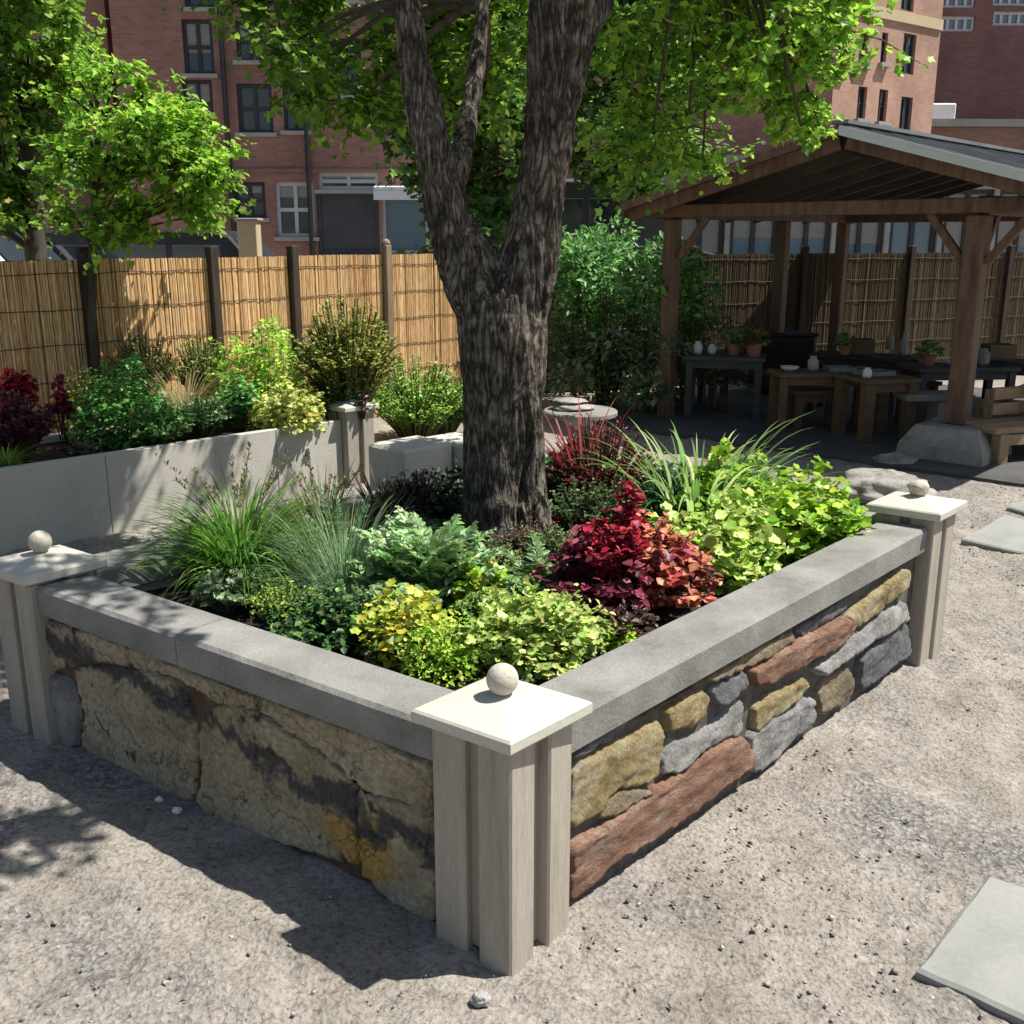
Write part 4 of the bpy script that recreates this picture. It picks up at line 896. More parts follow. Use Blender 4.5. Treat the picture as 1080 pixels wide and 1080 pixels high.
# pebbles and chips
def scatter(name, n, area, smin, smax, cols, label=None, density=None):
    a0 = Fol(); base = np.array([(1, 0, 0), (-1, 0, 0), (0, 1, 0), (0, -1, 0), (0, 0, 1), (0, 0, -1)], float)
    T = [(0, 2, 4), (2, 1, 4), (1, 3, 4), (3, 0, 4), (2, 0, 5), (1, 2, 5), (3, 1, 5), (0, 3, 5)]
    P = np.stack([rng.uniform(area[0], area[1], n * 3), rng.uniform(area[2], area[3], n * 3)], 1)
    rel = P - N2[:2]; Mx = np.linalg.inv(np.stack([ea[:2], eb[:2]], 1)); ab = rel @ Mx.T
    ok = ~((ab[:, 0] > -.01) & (ab[:, 0] < lenA + .25) & (ab[:, 1] > -.01) & (ab[:, 1] < lenB + .25))
    dn = np.array([noise.noise(Vector((p[0] * .9, p[1] * .9, 5))) + .5 * noise.noise(Vector((p[0] * 3, p[1] * 3, 2))) for p in P]); ok &= rng.random(len(P)) < np.clip(.45 + dn * 1.1, .06, 1)
    P = P[ok][:n]; n = len(P)
    s = smin + (smax - smin) * rng.random(n) ** 4
    an = rng.uniform(0, 6.28, n); ca, sa = np.cos(an), np.sin(an)
    b = base[None] * rng.uniform(.55, 1.25, (n, 6, 1)); b = b + rng.normal(0, .12, b.shape); b[:, :, 2] *= .6
    x = b[:, :, 0] * ca[:, None] - b[:, :, 1] * sa[:, None]; y = b[:, :, 0] * sa[:, None] + b[:, :, 1] * ca[:, None]
    V = np.stack([P[:, 0:1] + x * s[:, None], P[:, 1:2] + y * s[:, None], np.array([.012 * fbm(p[0], p[1], 1.6) for p in P])[:, None] + b[:, :, 2] * s[:, None]], -1)
    a0.V.append(V.reshape(-1, 3)); a0.T.append((np.array(T)[None] + (np.arange(n) * 6)[:, None, None]).reshape(-1, 3)); a0.C.append(np.repeat(pick(cols, n, .2)[:, None], 6, 1).reshape(-1, 3)); a0.n = n * 6
    tag(a0.build(name, MT['pebble']), label, None, None, 'stuff')
scatter('gravel', 16000, (-3.2, 4.6, 1.5, 8.6), .002, .010, [(.27, .255, .235), (.17, .163, .155), (.37, .35, .32), (.22, .195, .17)], 'grey gravel scattered over the dirt')
scatter('dirt_clods', 1500, (-1.5, 3.8, 1.5, 6.5), .003, .013, [(.27, .235, .195), (.24, .21, .175), (.30, .265, .22), (.20, .175, .145)], 'crumbled dirt clods lying on the trampled ground')
scatter('bark_chips', 110, (-.2, 3.6, 1.7, 6.5), .003, .013, [(.05, .04, .03), (.10, .08, .06), (.5, .47, .42)], 'small dark chips strewn over the pale dirt')

# ================================================================== PLANTS IN THE MAIN BED
rng = np.random.default_rng(5)
SZ = .465
def S(u, v, z=SZ):
    q = U(u, v, z); ab = np.linalg.inv(np.stack([ea[:2], eb[:2]], 1)) @ (q - N2)[:2]
    a_, b_ = np.clip(ab[0], .30, lenA - .10), np.clip(ab[1], .30, lenB - .10); q = N2 + ea * a_ + eb * b_; q[2] = z; return q
GR = [(.045, .115, .016), (.065, .15, .02), (.035, .085, .014), (.10, .19, .03)]
BLUEG = [(.125, .215, .10), (.17, .265, .14), (.10, .17, .08), (.23, .32, .18)]
SILV = [(.27, .38, .19), (.21, .33, .13), (.33, .43, .25), (.15, .26, .09)]
LIME = [(.24, .36, .03), (.17, .30, .026), (.31, .41, .05), (.11, .22, .022)]
PALEL = [(.31, .38, .095), (.24, .33, .065), (.39, .44, .145), (.16, .25, .05)]
YEL = [(.38, .37, .05), (.30, .36, .05), (.44, .39, .045), (.22, .30, .045), (.17, .26, .045)]
MID = [(.075, .17, .035), (.055, .13, .026), (.11, .22, .05), (.04, .09, .02)]
DK = [(.025, .055, .022), (.035, .075, .03), (.018, .038, .018), (.05, .095, .04)]
PURP = [(.045, .018, .028), (.07, .028, .042), (.028, .014, .02), (.09, .045, .06)]
RED = [(.30, .015, .03), (.20, .012, .028), (.38, .03, .045), (.12, .012, .022)]
MAR = [(.12, .022, .034), (.085, .014, .026), (.20, .022, .042), (.26, .05, .075), (.05, .01, .016)]
CORAL = [(.46, .13, .09), (.40, .17, .08), (.36, .055, .06), (.50, .25, .12)]
OLIVE = [(.13, .15, .03), (.19, .20, .05), (.09, .11, .025), (.24, .25, .07)]
BRN = [(.16, .10, .07), (.21, .14, .10), (.10, .06, .045), (.12, .13, .05)]
TAN = [(.26, .20, .10), (.32, .27, .15), (.17, .15, .06), (.12, .16, .05)]

grass(S(246, 606), 760, .52, .0058, [(.07, .175, .022), (.10, .22, .03), (.05, .12, .018), (.15, .27, .045)], (.05, 1.0), 1.35, 'big arching green grass clump at the left corner of the main bed', rad=.10, plume=(16, .56, TAN))
grass(S(362, 622), 900, .40, .0022, BLUEG, (.05, 1.1), .9, 'soft blue green feathery grass beside the big green clump', rad=.13, plume=(10, .44, BLUEG))
grass(S(300, 575), 320, .42, .003, OLIVE, (.05, .7), .6, 'thin olive grass with upright seed heads behind the green clump', rad=.09, plume=(14, .46, TAN))
sprigs(S(238, 644), .13, .15, 34, 22, OV, .034, [(.22, .29, .15), (.30, .36, .22), (.14, .21, .09)], label='small grey green variegated plant by the left coping', wid=.75)
sprigs(S(300, 662), .15, .17, 60, 26, OV, .022, [(.20, .31, .045), (.14, .25, .03), (.27, .36, .07)], label='soft yellow green ferny cushion between the silver plant and blue grass', wid=.45)
ferny(S(458, 632), 62, .36, SILV, 'silvery light green lacy leaved plant in front of the trunk', 'lacy_plant', pin=.21, wid=.55, tilt=(.1, 1.15), pair=18)
ferny(S(405, 640), 14, .24, SILV, 'smaller lacy pale green plant left of the big lacy one', 'lacy_plant', pin=.22, wid=.55, tilt=(.3, 1.3), pair=15)
sprigs(S(350, 672), .28, .14, 100, 22, OV, .035, DK + MID, label='low dark green ground plant along the left coping', wid=.8)
sprigs(S(400, 690), .12, .09, 24, 18, OV, .034, DK + [(.19, .27, .14)], label='low dark plant with a few pale leaves left of the yellow cushion', wid=.8)
mound(S(432, 686), .17, .18, 1440, RD, 0.027, YEL, label='yellow cushion plant near the front corner of the bed', seed=3, lump=.4)
mound(S(466, 706), .12, .15, 1440, OV, 0.019, LIME, label='lime green fine leaved cushion in the front corner beside the yellow one', seed=4, wid=.6, lump=.4)
mound(S(562, 690), .21, .21, 2400, RD, 0.027, PALEL, label='pale chartreuse leafy mound behind the near corner post', seed=5, lump=.42)
mound(S(612, 680), .11, .14, 768, OV, 0.023, [(.27, .36, .08), (.19, .28, .05), (.36, .42, .14)], label='smaller dusty yellow green cushion right of the chartreuse mound', seed=6, wid=.7, lump=.4)
mound(S(505, 640), .13, .16, 368, RD, 0.039, [(.26, .38, .045), (.17, .29, .03), (.38, .42, .05)], label='loose yellow green broad leaved plant in front of the lacy one', seed=7, fill=.6)
sprigs(S(655, 672), .13, .12, 34, 16, OV, .034, PURP + BRN, label='dull purple brown plant under the red coleus', wid=.7, stemmat='darkstem')
mound(S(655, 680), .055, .07, 512, SM, 0.016, LIME, label='tiny bright green tuft by the right coping', seed=8, lump=.2)
# the red coleus: dark leaves, crimson heart, coral side
t = plant('coleus', S(662, 640), 'big maroon and crimson coleus with a coral flank in the middle of the bed', 'plant', GRP_MAIN)
b0 = S(662, 640); f = Fol(); a = Acc(); ns = 190
for i in range(ns):
    an = rng.uniform(0, 6.283); q = math.sqrt(rng.random())
    top = b0 + np.array([math.cos(an) * q * .35, math.sin(an) * q * .26, (.37 - .27 * q * q) * rng.uniform(.8, 1.08)])
    if i < 7: top = b0 + np.array([rng.uniform(-.06, .03), rng.uniform(0, .06), .43 + rng.uniform(-.03, .07)])
    per = 27; tt = np.linspace(.35, 1, per); p = b0 + (top - b0) * tt[:, None]; a.tube(np.stack([b0 + (top - b0) * .03, b0 + (top - b0) * .5 + UZ * .03, top]), [.005, .004, .002], 4, cap=False)
    rx = (top[0] - b0[0]) / .35
    if i < 7 or (rx > -.5 and rx < .1 and top[2] - b0[2] > .24): cc_ = RED; tp_ = RED
    elif rx > .12: cc_ = CORAL if rng.random() < .8 else MAR; tp_ = MAR + CORAL
    else: cc_ = MAR; tp_ = MAR + [(.30, .11, .13)]
    ax = unit(top - b0); d = unit(jv(per, 1) * np.array([1, 1, .35]) + ax * .25 - UZ * .1); nr = unit(UZ + jv(per, .35) + ax * .4)
    f.leaves(OV, p, d, nr, .046 * rng.uniform(.4, 1.1, per), pick(cc_, per, .3), .85, pick(tp_, per, .3))
f.build('foliage', MT['leaf'], t); a.build('stem', MT['darkstem'], t)
mound(S(752, 606), .25, .28, 1920, RD, 0.041, PALEL[:2] + [(.27, .40, .07), (.36, .45, .13)], label='pale lime broad leaved mound between the red coleus and right coping', seed=9, lump=.35)
mound(S(838, 585), .28, .34, 2080, RD, 0.041, LIME, label='bright yellow green mound by the far end of the right coping', seed=10, lump=.4)
mound(S(795, 552), .25, .34, 1600, RD, 0.043, LIME, label='bright yellow green mound in front of the strap leaved clump', seed=11, lump=.4)
mound(S(893, 574), .16, .22, 1120, OV, 0.031, [(.16, .28, .03), (.10, .2, .03), (.24, .36, .04)], label='small green and lime plant nearest the far right post', seed=12)
grass(S(822, 526), 190, .64, .012, [(.16, .27, .07), (.22, .34, .10), (.11, .21, .045), (.30, .38, .17)], (.05, .75), 1.1, 'tall strap leaved clump against the dark pavilion', name='strap_leaf_plant', cat='plant', rad=.20, lean=(.05, 0))
sprigs(S(842, 592), .14, .09, 24, 16, OV, .034, MID + DK, label='low dark green plant at the edge of the right coping under the lime mound', wid=.8)
sprigs(S(722, 548), .24, .30, 90, 24, OV, .042, [(.03, .09, .045), (.045, .12, .06), (.065, .15, .085)], label='dark blue green leafy plant left of the lime mounds', wid=.8)
sprigs(S(632, 532), .27, .34, 110, 28, OV, .038, MID, label='mid green bushy plant right of the trunk', wid=.8)
sprigs(S(612, 560), .20, .25, 80, 22, OV, .03, [(.09, .15, .06), (.13, .19, .09), (.06, .10, .04)], label='grey green sage like plant behind the red coleus', wid=.5)
sprigs(S(678, 526), .33, .46, 240, 32, SM, .03, [(.20, .03, .045), (.28, .06, .075), (.13, .03, .04), (.10, .09, .03)], label='fine burgundy red plant behind the coleus', wid=.35, upright=1.2, stemmat='darkstem')
grass(S(690, 515), 30, .62, .011, [(.30, .03, .03), (.20, .02, .03), (.38, .10, .07)], (.05, .55), .5, 'spiky red strap leaves standing in front of the pavilion post', name='cordyline', cat='plant', rad=.06)
sprigs(S(560, 590), .14, .17, 60, 22, OV, .024, BRN + [(.12, .17, .06)], label='brownish dried looking plant at the right foot of the trunk', wid=.45, stemmat='darkstem')
ferny(S(572, 622), 20, .22, [(.10, .18, .06), (.15, .24, .09), (.07, .13, .04)], 'feathery mid green plant between the trunk and chartreuse mound', 'feathery_plant', pin=.25, wid=.4, tilt=(.2, 1.2))
mound(S(575, 570), .05, .12, 60, RD, .035, RED, label='small red leaved plant at the right foot of the trunk', seed=14)
mound(S(455, 572), .15, .12, 192, OV, 0.058, [(.05, .12, .035), (.08, .17, .055), (.12, .22, .09)], label='broad leaved dark green plant at the left foot of the trunk', seed=15, fill=.6)
sprigs(S(415, 548), .30, .27, 130, 26, OV, .036, DK + PURP[:1], label='very dark low shrub in the shade left of the trunk', wid=.75, stemmat='darkstem')
sprigs(S(470, 535), .24, .27, 100, 26, OV, .038, DK, label='dark green shrub directly behind the trunk foot', wid=.8)
grass(S(338, 552), 150, .36, .008, PURP, (.1, 1.1), .5, 'spiky dark purple plant at the back of the bed', name='purple_plant', cat='plant', rad=.05)
sprigs(S(378, 545), .20, .28, 90, 22, OV, .034, PURP + DK, label='dark purple leafy plant beside the spiky one', wid=.7, stemmat='darkstem')
mound(S(436, 520), .12, .27, 416, RD, 0.047, [(.15, .33, .035), (.20, .40, .05), (.10, .25, .025)], label='bright green lettuce like plant at the back of the bed', seed=16, fill=.6)
sprigs(S(545, 640), .14, .12, 36, 20, OV, .03, [(.06, .13, .03), (.10, .2, .05)] , label='small mid green plant between the lacy plant and the chartreuse mound', wid=.7)
sprigs(S(600, 635), .12, .13, 30, 18, OV, .034, PURP + MAR[:2], label='dusky purple plant at the left foot of the coleus', wid=.7, stemmat='darkstem')
for (u_, v_, r_, h_, cols_, lb_) in (
  (515, 662, .13, .13, [(.13, .22, .05), (.19, .29, .07), (.09, .16, .04)], 'fine feathery green filler between the yellow cushion and the chartreuse mound'),
  (372, 655, .15, .15, [(.12, .20, .08), (.17, .26, .12), (.08, .14, .05)], 'fine grey green filler between the blue grass and the lacy plant'),
  (280, 640, .14, .14, [(.10, .19, .05), (.15, .25, .07), (.07, .13, .035)], 'fine green filler at the foot of the big grass clump'),
  (700, 600, .15, .20, [(.10, .17, .05), (.15, .22, .07), (.12, .06, .05)], 'green and brown filler between the coleus and the pale lime mound'),
  (590, 600, .15, .18, [(.11, .18, .07), (.16, .24, .10), (.07, .12, .04)], 'fine grey green filler left of the coleus'),
  (520, 610, .14, .15, [(.12, .20, .05), (.18, .27, .08), (.2, .15, .07)], 'fine olive filler in front of the trunk foot'),
  (760, 545, .2, .28, [(.10, .2, .05), (.16, .28, .07), (.07, .14, .04)], 'fine green filler behind the pale lime mound'),
  (650, 560, .18, .26, [(.10, .18, .06), (.15, .24, .09), (.16, .10, .07)], 'soft green and bronze filler behind the coleus top')):
    sprigs(S(u_, v_), r_, h_, 80, 24, SM, .026, cols_, label=lb_, wid=.4, name='filler_plant')
grass(S(505, 575), 90, .22, .004, OLIVE, (.1, .9), .8, 'small olive grass tuft at the front of the trunk', rad=.05)

# ================================================================== PLANTS IN THE REAR BED
def SR(s, w, z=.44): return RA + re * (1.6 + s) - rn * w + UZ * z
def rpx(u, v):                              # bed point seen at this pixel
    return U(u, v, .47) + rn * .09
sprigs(rpx(18, 482), .24, .40, 110, 18, OV, .05, PURP + MAR[:2], label='dark stemmed purple plant with a red top at the left end of the rear bed', grp=GRP_REAR, stemmat='darkstem', tips=MAR)
mound(rpx(18, 460) + UZ * .25, .13, .20, 672, RD, 0.039, RED, label='scarlet leafy head at the left end of the rear bed', grp=GRP_REAR, seed=21, stemmat='darkstem')
sprigs(rpx(62, 462), .09, .42, 16, 16, RD, .05, RED + MAR, label='tall crimson leaved plant behind the scarlet one', grp=GRP_REAR, stemmat='darkstem', start=.55)
grass(rpx(2, 490), 130, .25, .005, [(.12, .22, .04), (.18, .30, .06)], (.2, 1.0), 1.0, 'low green grass at the left edge of the rear bed', grp=GRP_REAR)
sprigs(rpx(78, 478), .17, .09, 26, 14, OV, .03, DK + BRN[:2], label='low tangled dark plant at the rear bed edge', grp=GRP_REAR, stemmat='rearwall' if False else 'darkstem')
sprigs(rpx(88, 452), .24, .42, 110, 26, OV, .035, OLIVE, label='olive green loose shrub behind the dark tangle', grp=GRP_REAR, wid=.6)
mound(rpx(128, 462), .32, .48, 3520, OV, 0.033, [(.05, .17, .03), (.075, .22, .045), (.035, .12, .022), (.12, .29, .06)], label='big fresh green leafy dome in the rear bed', grp=GRP_REAR, seed=22, lump=.45)
sprigs(rpx(165, 466), .26, .25, 110, 22, OV, .034, [(.13, .27, .07), (.19, .34, .11), (.08, .18, .04)], label='lower pale green leafy plant spilling to the rear wall edge', grp=GRP_REAR)
sprigs(rpx(208, 456), .22, .26, 100, 20, OV, .032, [(.15, .25, .10), (.22, .32, .16), (.09, .17, .05)], label='grey green low plant right of the pale green one', grp=GRP_REAR)
grass(rpx(190, 445), 420, .55, .004, TAN, (.1, .9), 1.1, 'tan and green wispy grass in the middle of the rear bed', grp=GRP_REAR, rad=.12)
sprigs(rpx(150, 430), .32, .62, 120, 26, OV, .04, OLIVE + BRN, label='tall brownish olive shrub against the fence', grp=GRP_REAR, wid=.6)
sprigs(rpx(212, 430), .28, .60, 120, 22, OV, .036, OLIVE + MID[:1], label='tall olive green shrub against the second fence post', grp=GRP_REAR, wid=.6)
mound(rpx(170, 425) + UZ * .2, .07, .16, 80, OV, .04, MAR, label='small maroon leaved plant between the olive shrubs', grp=GRP_REAR, seed=23, stemmat='darkstem')
mound(rpx(275, 438), .36, .64, 4800, OV, 0.033, [(.26, .42, .04), (.19, .36, .03), (.34, .48, .07), (.12, .26, .03)], label='tall bright lime shrub in the rear bed', grp=GRP_REAR, seed=24, lump=.45)
sprigs(rpx(247, 449), .16, .34, 70, 20, OV, .05, [(.12, .30, .07), (.20, .38, .13), (.07, .2, .04)], label='fresh green upright plant in front of the lime shrub', grp=GRP_REAR)
mound(rpx(300, 449), .25, .32, 2080, OV, 0.035, [(.42, .42, .13), (.34, .38, .09), (.50, .48, .20), (.26, .33, .06)], label='pale yellow variegated plant leaning over the rear wall', grp=GRP_REAR, seed=25, lump=.4)
sprigs(rpx(362, 438), .44, .86, 240, 34, OV, .05, [(.19, .23, .04), (.26, .30, .06), (.13, .18, .03), (.30, .24, .07)], label='tall olive and gold lacy shrub by the rear end post', grp=GRP_REAR, wid=.5)
sprigs(rpx(345, 440), .3, .36, 110, 24, OV, .04, MID + DK, label='dark green undergrowth below the gold lacy shrub', grp=GRP_REAR)
q = U(440, 458, .05); q[2] = .0
sprigs(q, .55, .72, 220, 32, OV, .05, [(.20, .34, .05), (.14, .27, .04), (.27, .40, .09)], label='light green feathery shrub growing behind the cream block seat', grp=None, wid=.5, name='garden_shrub', cat='shrub')
q = U(470, 452, .05); q[2] = .0
sprigs(q, .32, .55, 110, 26, OV, .05, MID, label='mid green low shrub between the feathery shrub and the tree trunk', grp=None, name='garden_shrub', cat='shrub')
q = U(382, 442, .5); sprigs(q, .06, .22, 12, 10, OV, .035, PURP + BRN, label='small dark dried plant on the rear end post', grp=None, stemmat='darkstem')
# big shrub left of the pavilion
q = np.array([1.02, 11.3, 0]); 
t = plant('garden_shrub', q, 'large green shrub with a dark base between the tree and the pavilion', 'shrub', None); f = Fol()
for k in range(80):
    c = q + np.array([rng.normal(0, .44), rng.normal(0, .35), rng.uniform(.12, 1.5) + .35 * rng.random() ** 3]); n = 120; d = hemi(n, -.4)
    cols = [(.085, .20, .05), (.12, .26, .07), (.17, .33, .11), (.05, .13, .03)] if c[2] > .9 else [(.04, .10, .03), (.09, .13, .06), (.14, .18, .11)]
    pos = c + d * .24 * rng.uniform(.5, 1.05, (n, 1)); dd = unit(d + jv(n, .5) - UZ * .2)
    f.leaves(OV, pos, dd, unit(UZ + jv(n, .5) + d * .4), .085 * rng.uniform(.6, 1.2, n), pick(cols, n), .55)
f.build('foliage', MT['leaf'], t)
a = Acc()
for k in range(14):
    an = rng.uniform(0, 6.28); a.tube([q + np.array([math.cos(an) * .08, math.sin(an) * .08, 0]), q + np.array([math.cos(an) * .2, math.sin(an) * .2, .6]), q + np.array([math.cos(an) * .45, math.sin(an) * .4, 1.3])], [.02, .014, .006], 5)
a.build('stem', MT['twig'], t)
q = U(668, 418, .0); mound(q, .14, .28, 130, OV, .06, [(.16, .2, .12), (.25, .27, .18), (.07, .12, .04)], label='grey leaved plant with pale flecks at the shrub foot', grp=None, seed=31)
q = U(735, 400, .0); q = np.array([1.95, 11.6, 0]); sprigs(q, .22, 1.75, 16, 26, OV, .07, GR, label='slender leafy climber rising behind the left pavilion post', grp=None, name='climbing_plant', cat='plant', start=.5)

# ================================================================== TREES
rng = np.random.default_rng(21)
def trunk_mesh(name, chains, parent, vox, mat, disp=.012, cracks=()):
    a = Acc()
    for ch, n in chains:
        pts = np.array([c[:3] for c in ch]); rad = np.array([c[3] for c in ch]); s = np.linspace(0, len(pts) - 1, len(pts) * 6)
        k = np.arange(len(pts)); from_ = lambda arr: np.interp(s, k, arr)
        P = np.stack([from_(pts[:, i]) for i in range(3)], 1); r = from_(rad)
        for _ in range(3): P[1:-1] = (P[:-2] + 2 * P[1:-1] + P[2:]) / 4; r[1:-1] = (r[:-2] + 2 * r[1:-1] + r[2:]) / 4
        a.tube(P, r, n)
    o = a.build(name, mat, parent)
    md = o.modifiers.new('r', 'REMESH'); md.mode = 'VOXEL'; md.voxel_size = vox
    ms_ = o.modifiers.new('s', 'SMOOTH'); ms_.factor = .5; ms_.iterations = 14
    dg = bpy.context.evaluated_depsgraph_get(); me = bpy.data.meshes.new_from_object(o.evaluated_get(dg)); o.modifiers.clear(); old = o.data; o.data = me
    n = len(me.vertices); co_ = np.empty(n * 3, np.float32); nn = np.empty(n * 3, np.float32); me.vertices.foreach_get('co', co_); me.vertices.foreach_get('normal', nn)
    co_ = co_.reshape(-1, 3); nn = nn.reshape(-1, 3); org = ORG[o.name]; out = co_.copy()
    for i in range(n):
        x, y, z = co_[i]; ang_ = math.atan2(y, x)
        h = noise.noise(Vector((x * 7, y * 7, z * 1.1))); rg = 1 - abs(noise.noise(Vector((x * 20 + h * 1.5, y * 20, z * 2.6)))) * 2; rg2 = 1 - 2.4 * abs(noise.noise(Vector((x * 44 + h, y * 44, z * 5))))
        d = disp * (1.4 * h + 1.0 * rg + .55 * rg2 - .7)
        for (cx, cy, z0, z1, w_, dep) in cracks:
            if z0 < z < z1:
                q_ = (x - cx) + .02 * math.sin(z * 9); 
                if y < cy: d -= dep * math.exp(-(q_ / w_) ** 2) * min(1, (z - z0) / .1, (z1 - z) / .1)
        out[i] = co_[i] + nn[i] * d
    me.vertices.foreach_set('co', out.ravel()); me.polygons.foreach_set('use_smooth', [True] * len(me.polygons)); me.update()
    return o
TY = 4.55
def tp(px, py, w_, Y=TY):
    q = D(px, py, Y); return (q[0], q[1], q[2], w_ / 2 / FPX * (Y * cp + (HC - q[2]) * sp_) )
tb = U(535, 565, .46)
tree = thing('maple_tree', (tb[0], tb[1], .44), 'big old maple with a forked furrowed grey trunk growing from the stone planter', 'tree')
main = [tp(535, 615, 165), tp(534, 580, 122), tp(534, 552, 100), tp(534, 510, 84), tp(534, 450, 82), tp(533, 390, 86), tp(529, 345, 94), tp(525, 318, 84), tp(523, 298, 52), tp(522, 284, 18)]
left = [tp(528, 350, 70), tp(503, 300, 68), tp(487, 262, 60), tp(472, 225, 48), tp(464, 185, 42), tp(453, 140, 40), tp(443, 95, 38), tp(435, 50, 32), tp(428, 0, 27), tp(420, -70, 25), tp(398, -170, 22, 4.5), tp(370, -300, 17, 4.4)]
right = [tp(533, 350, 72), tp(552, 300, 66), tp(562, 260, 58), tp(570, 210, 52), tp(577, 160, 52), tp(582, 110, 56), tp(588, 60, 66), tp(595, 10, 76), tp(604, -60, 70), tp(618, -150, 58), tp(640, -280, 44)]
mid = [tp(475, 215, 26), tp(487, 165, 24, 4.65), tp(497, 110, 19, 4.75), tp(504, 55, 16, 4.85), tp(510, 0, 14, 4.95), tp(520, -80, 12, 5.1), tp(535, -200, 9, 5.3)]
twr = [tp(596, 60, 24), tp(616, 40, 20), tp(632, 15, 17), tp(648, -20, 14, 4.7), tp(690, -80, 12, 4.9), tp(740, -150, 9, 5.2)]
roots = [[tp(520, 520, 40), tp(522, 562, 44, 4.5), tp(522, 600, 40, 4.44)], [tp(556, 500, 30), tp(566, 555, 32, 4.6), tp(570, 600, 30, 4.6)], [tp(510, 520, 26), tp(500, 560, 28, 4.6), tp(494, 600, 26, 4.62)]]
crx = D(570, 500, TY)[0] - tb[0]
trunk = trunk_mesh('trunk', [(main, 28), (left, 20), (right, 22), (mid, 12), (twr, 12)] + [(r_, 12) for r_ in roots], tree, .0085, MT['bark'], .0125, [(crx, .15, .02, .42, .012, .05), (crx - .075, .1, .1, .7, .010, .022), (crx + .0, .2, .55, 1.05, .012, .025)])

MAPLE = [(.10, .19, .022), (.14, .255, .03), (.07, .15, .018), (.21, .34, .042)]
BRIGHT = [(.16, .31, .03), (.23, .39, .04), (.11, .24, .022), (.31, .46, .06)]
def clusters(f, a, cl, size, tm=MP, per=150, hub=None):
    for (c, r, cols) in cl:
        c = np.array(c); n = int(per * (r / .35) ** 2); k = max(3, n // 16)
        tips = c + rng.normal(0, 1, (k, 3)) * np.array([r * .62, r * .62, r * .38]); 
        for tpt in tips:
            m = 16; tt = rng.uniform(.1, 1.05, m); an = unit(tpt - c + np.array([0, 0, .02])); L = np.linalg.norm(tpt - c)
            p = c + (tpt - c) * tt[:, None] + jv(m, r * .10); d = unit(an * .6 + jv(m, .6) * np.array([1, 1, .4]) - UZ * .35)
            h_ = m // 2; sz_ = size * rng.uniform(.4, 1.3, m); nr_ = unit(UZ + jv(m, .5)); c_ = pick(cols, m)
            f.leaves(tm, p[:h_], d[:h_], nr_[:h_], sz_[:h_], c_[:h_], 1.0); f.leaves(OV, p[h_:], d[h_:], nr_[h_:], sz_[h_:] * 1.05, c_[h_:], .75)
        if a is not None:
            for tpt in tips[::3]: a.tube([c - UZ * .02, (c + tpt) / 2 + UZ * .02, tpt], [.006, .004, .002], 4, cap=False)
def shade_hits(c):                           # does this clump's shadow fall on the sunlit bed or the open gravel in front?
    k = (c[2] - .5) / SUN[2]; q = np.array(c) - SUN * k; rel = (q - N2)[:2]; ab = np.linalg.inv(np.stack([ea[:2], eb[:2]], 1)) @ rel
    inbed = -.55 < ab[0] < lenA * .97 and -.5 < ab[1] < lenB + .4
    k0 = c[2] / SUN[2]; g = np.array(c) - SUN * k0
    front = (g[1] < 3.0 and g[0] > -2.0) or (g[0] > -1.5 and g[1] < 4.2 and not inbed and g[1] < 2.6) or (g[0] > 1.2 and g[1] < 6.5)
    rw = (q - RA)[:2]; sr_ = rw @ re[:2]; onrear = 1.6 + .7 < sr_ < lenR + 1.8 and -.6 < -(rw @ rn[:2]) < 2.8
    return inbed or front or onrear
def ell(px0, py0, px1, py1, Y0, Y1, n, r0, r1, cols, filt=True, keep=.03):
    out = []; tries = 0
    while len(out) < n and tries < n * 40:
        tries += 1; x, y = rng.uniform(-1, 1, 2)
        if x * x + y * y > 1: continue
        Y = rng.uniform(Y0, Y1); c = D((px0 + px1) / 2 + x * (px1 - px0) / 2, (py0 + py1) / 2 + y * (py1 - py0) / 2, Y)
        if filt and shade_hits(c) and rng.random() > keep: continue
        out.append((c, rng.uniform(r0, r1), cols))
    return out
cl = []
cl += ell(240, -190, 450, 130, 5.6, 7.4, 44, .22, .36, MAPLE)
cl += ell(300, 20, 420, 150, 5.8, 6.8, 10, .16, .24, MAPLE)
cl += ell(420, -150, 580, 130, 5.8, 8.0, 26, .24, .36, MAPLE)
cl += ell(610, -180, 800, 190, 5.6, 7.6, 44, .22, .34, MAPLE + BRIGHT[:2])
cl += ell(690, -170, 915, 90, 5.6, 7.2, 56, .20, .32, BRIGHT)  # brighter leaf colours stand for the sunlit right side of the crown
cl += ell(760, 20, 890, 130, 5.8, 6.8, 20, .14, .22, BRIGHT + MAPLE[:1])
cl += ell(815, 105, 880, 160, 6.0, 6.5, 7, .09, .14, BRIGHT)
cl += ell(880, -60, 930, 60, 6.0, 6.6, 8, .10, .16, BRIGHT)
over = []; tries = 0
while len(over) < 92 and tries < 6000:       # unseen crown above the frame, placed so the bed stays sunlit
    tries += 1; c = np.array([rng.uniform(-2.9, 2.6), rng.uniform(2.6, 7.4), rng.uniform(3.4, 6.6)])
    if np.linalg.norm((c - np.array([.1, 4.9, 4.6])) / np.array([2.9, 2.9, 2.2])) > 1 : continue
    v_ = 540 - FPX * ((c[1]) * sp_ + (c[2] - HC) * cp) / (c[1] * cp - (c[2] - HC) * sp_)
    if v_ > -90 or shade_hits(c): continue
    over.append((c, rng.uniform(.28, .45), MAPLE))
cl += over
for k in range(6):  # unseen clumps added to cast leaf shadow on the near left ground
    hh_ = rng.uniform(3.6, 4.4); g_ = U(rng.uniform(-60, 90), rng.uniform(850, 920)); cl.append((g_ + SUN * (hh_ / SUN[2]), .22, MAPLE))
f = Fol(); a = Acc(); clusters(f, a, cl, .052, per=290)
f.build('crown', MT['leafthin'], tree)
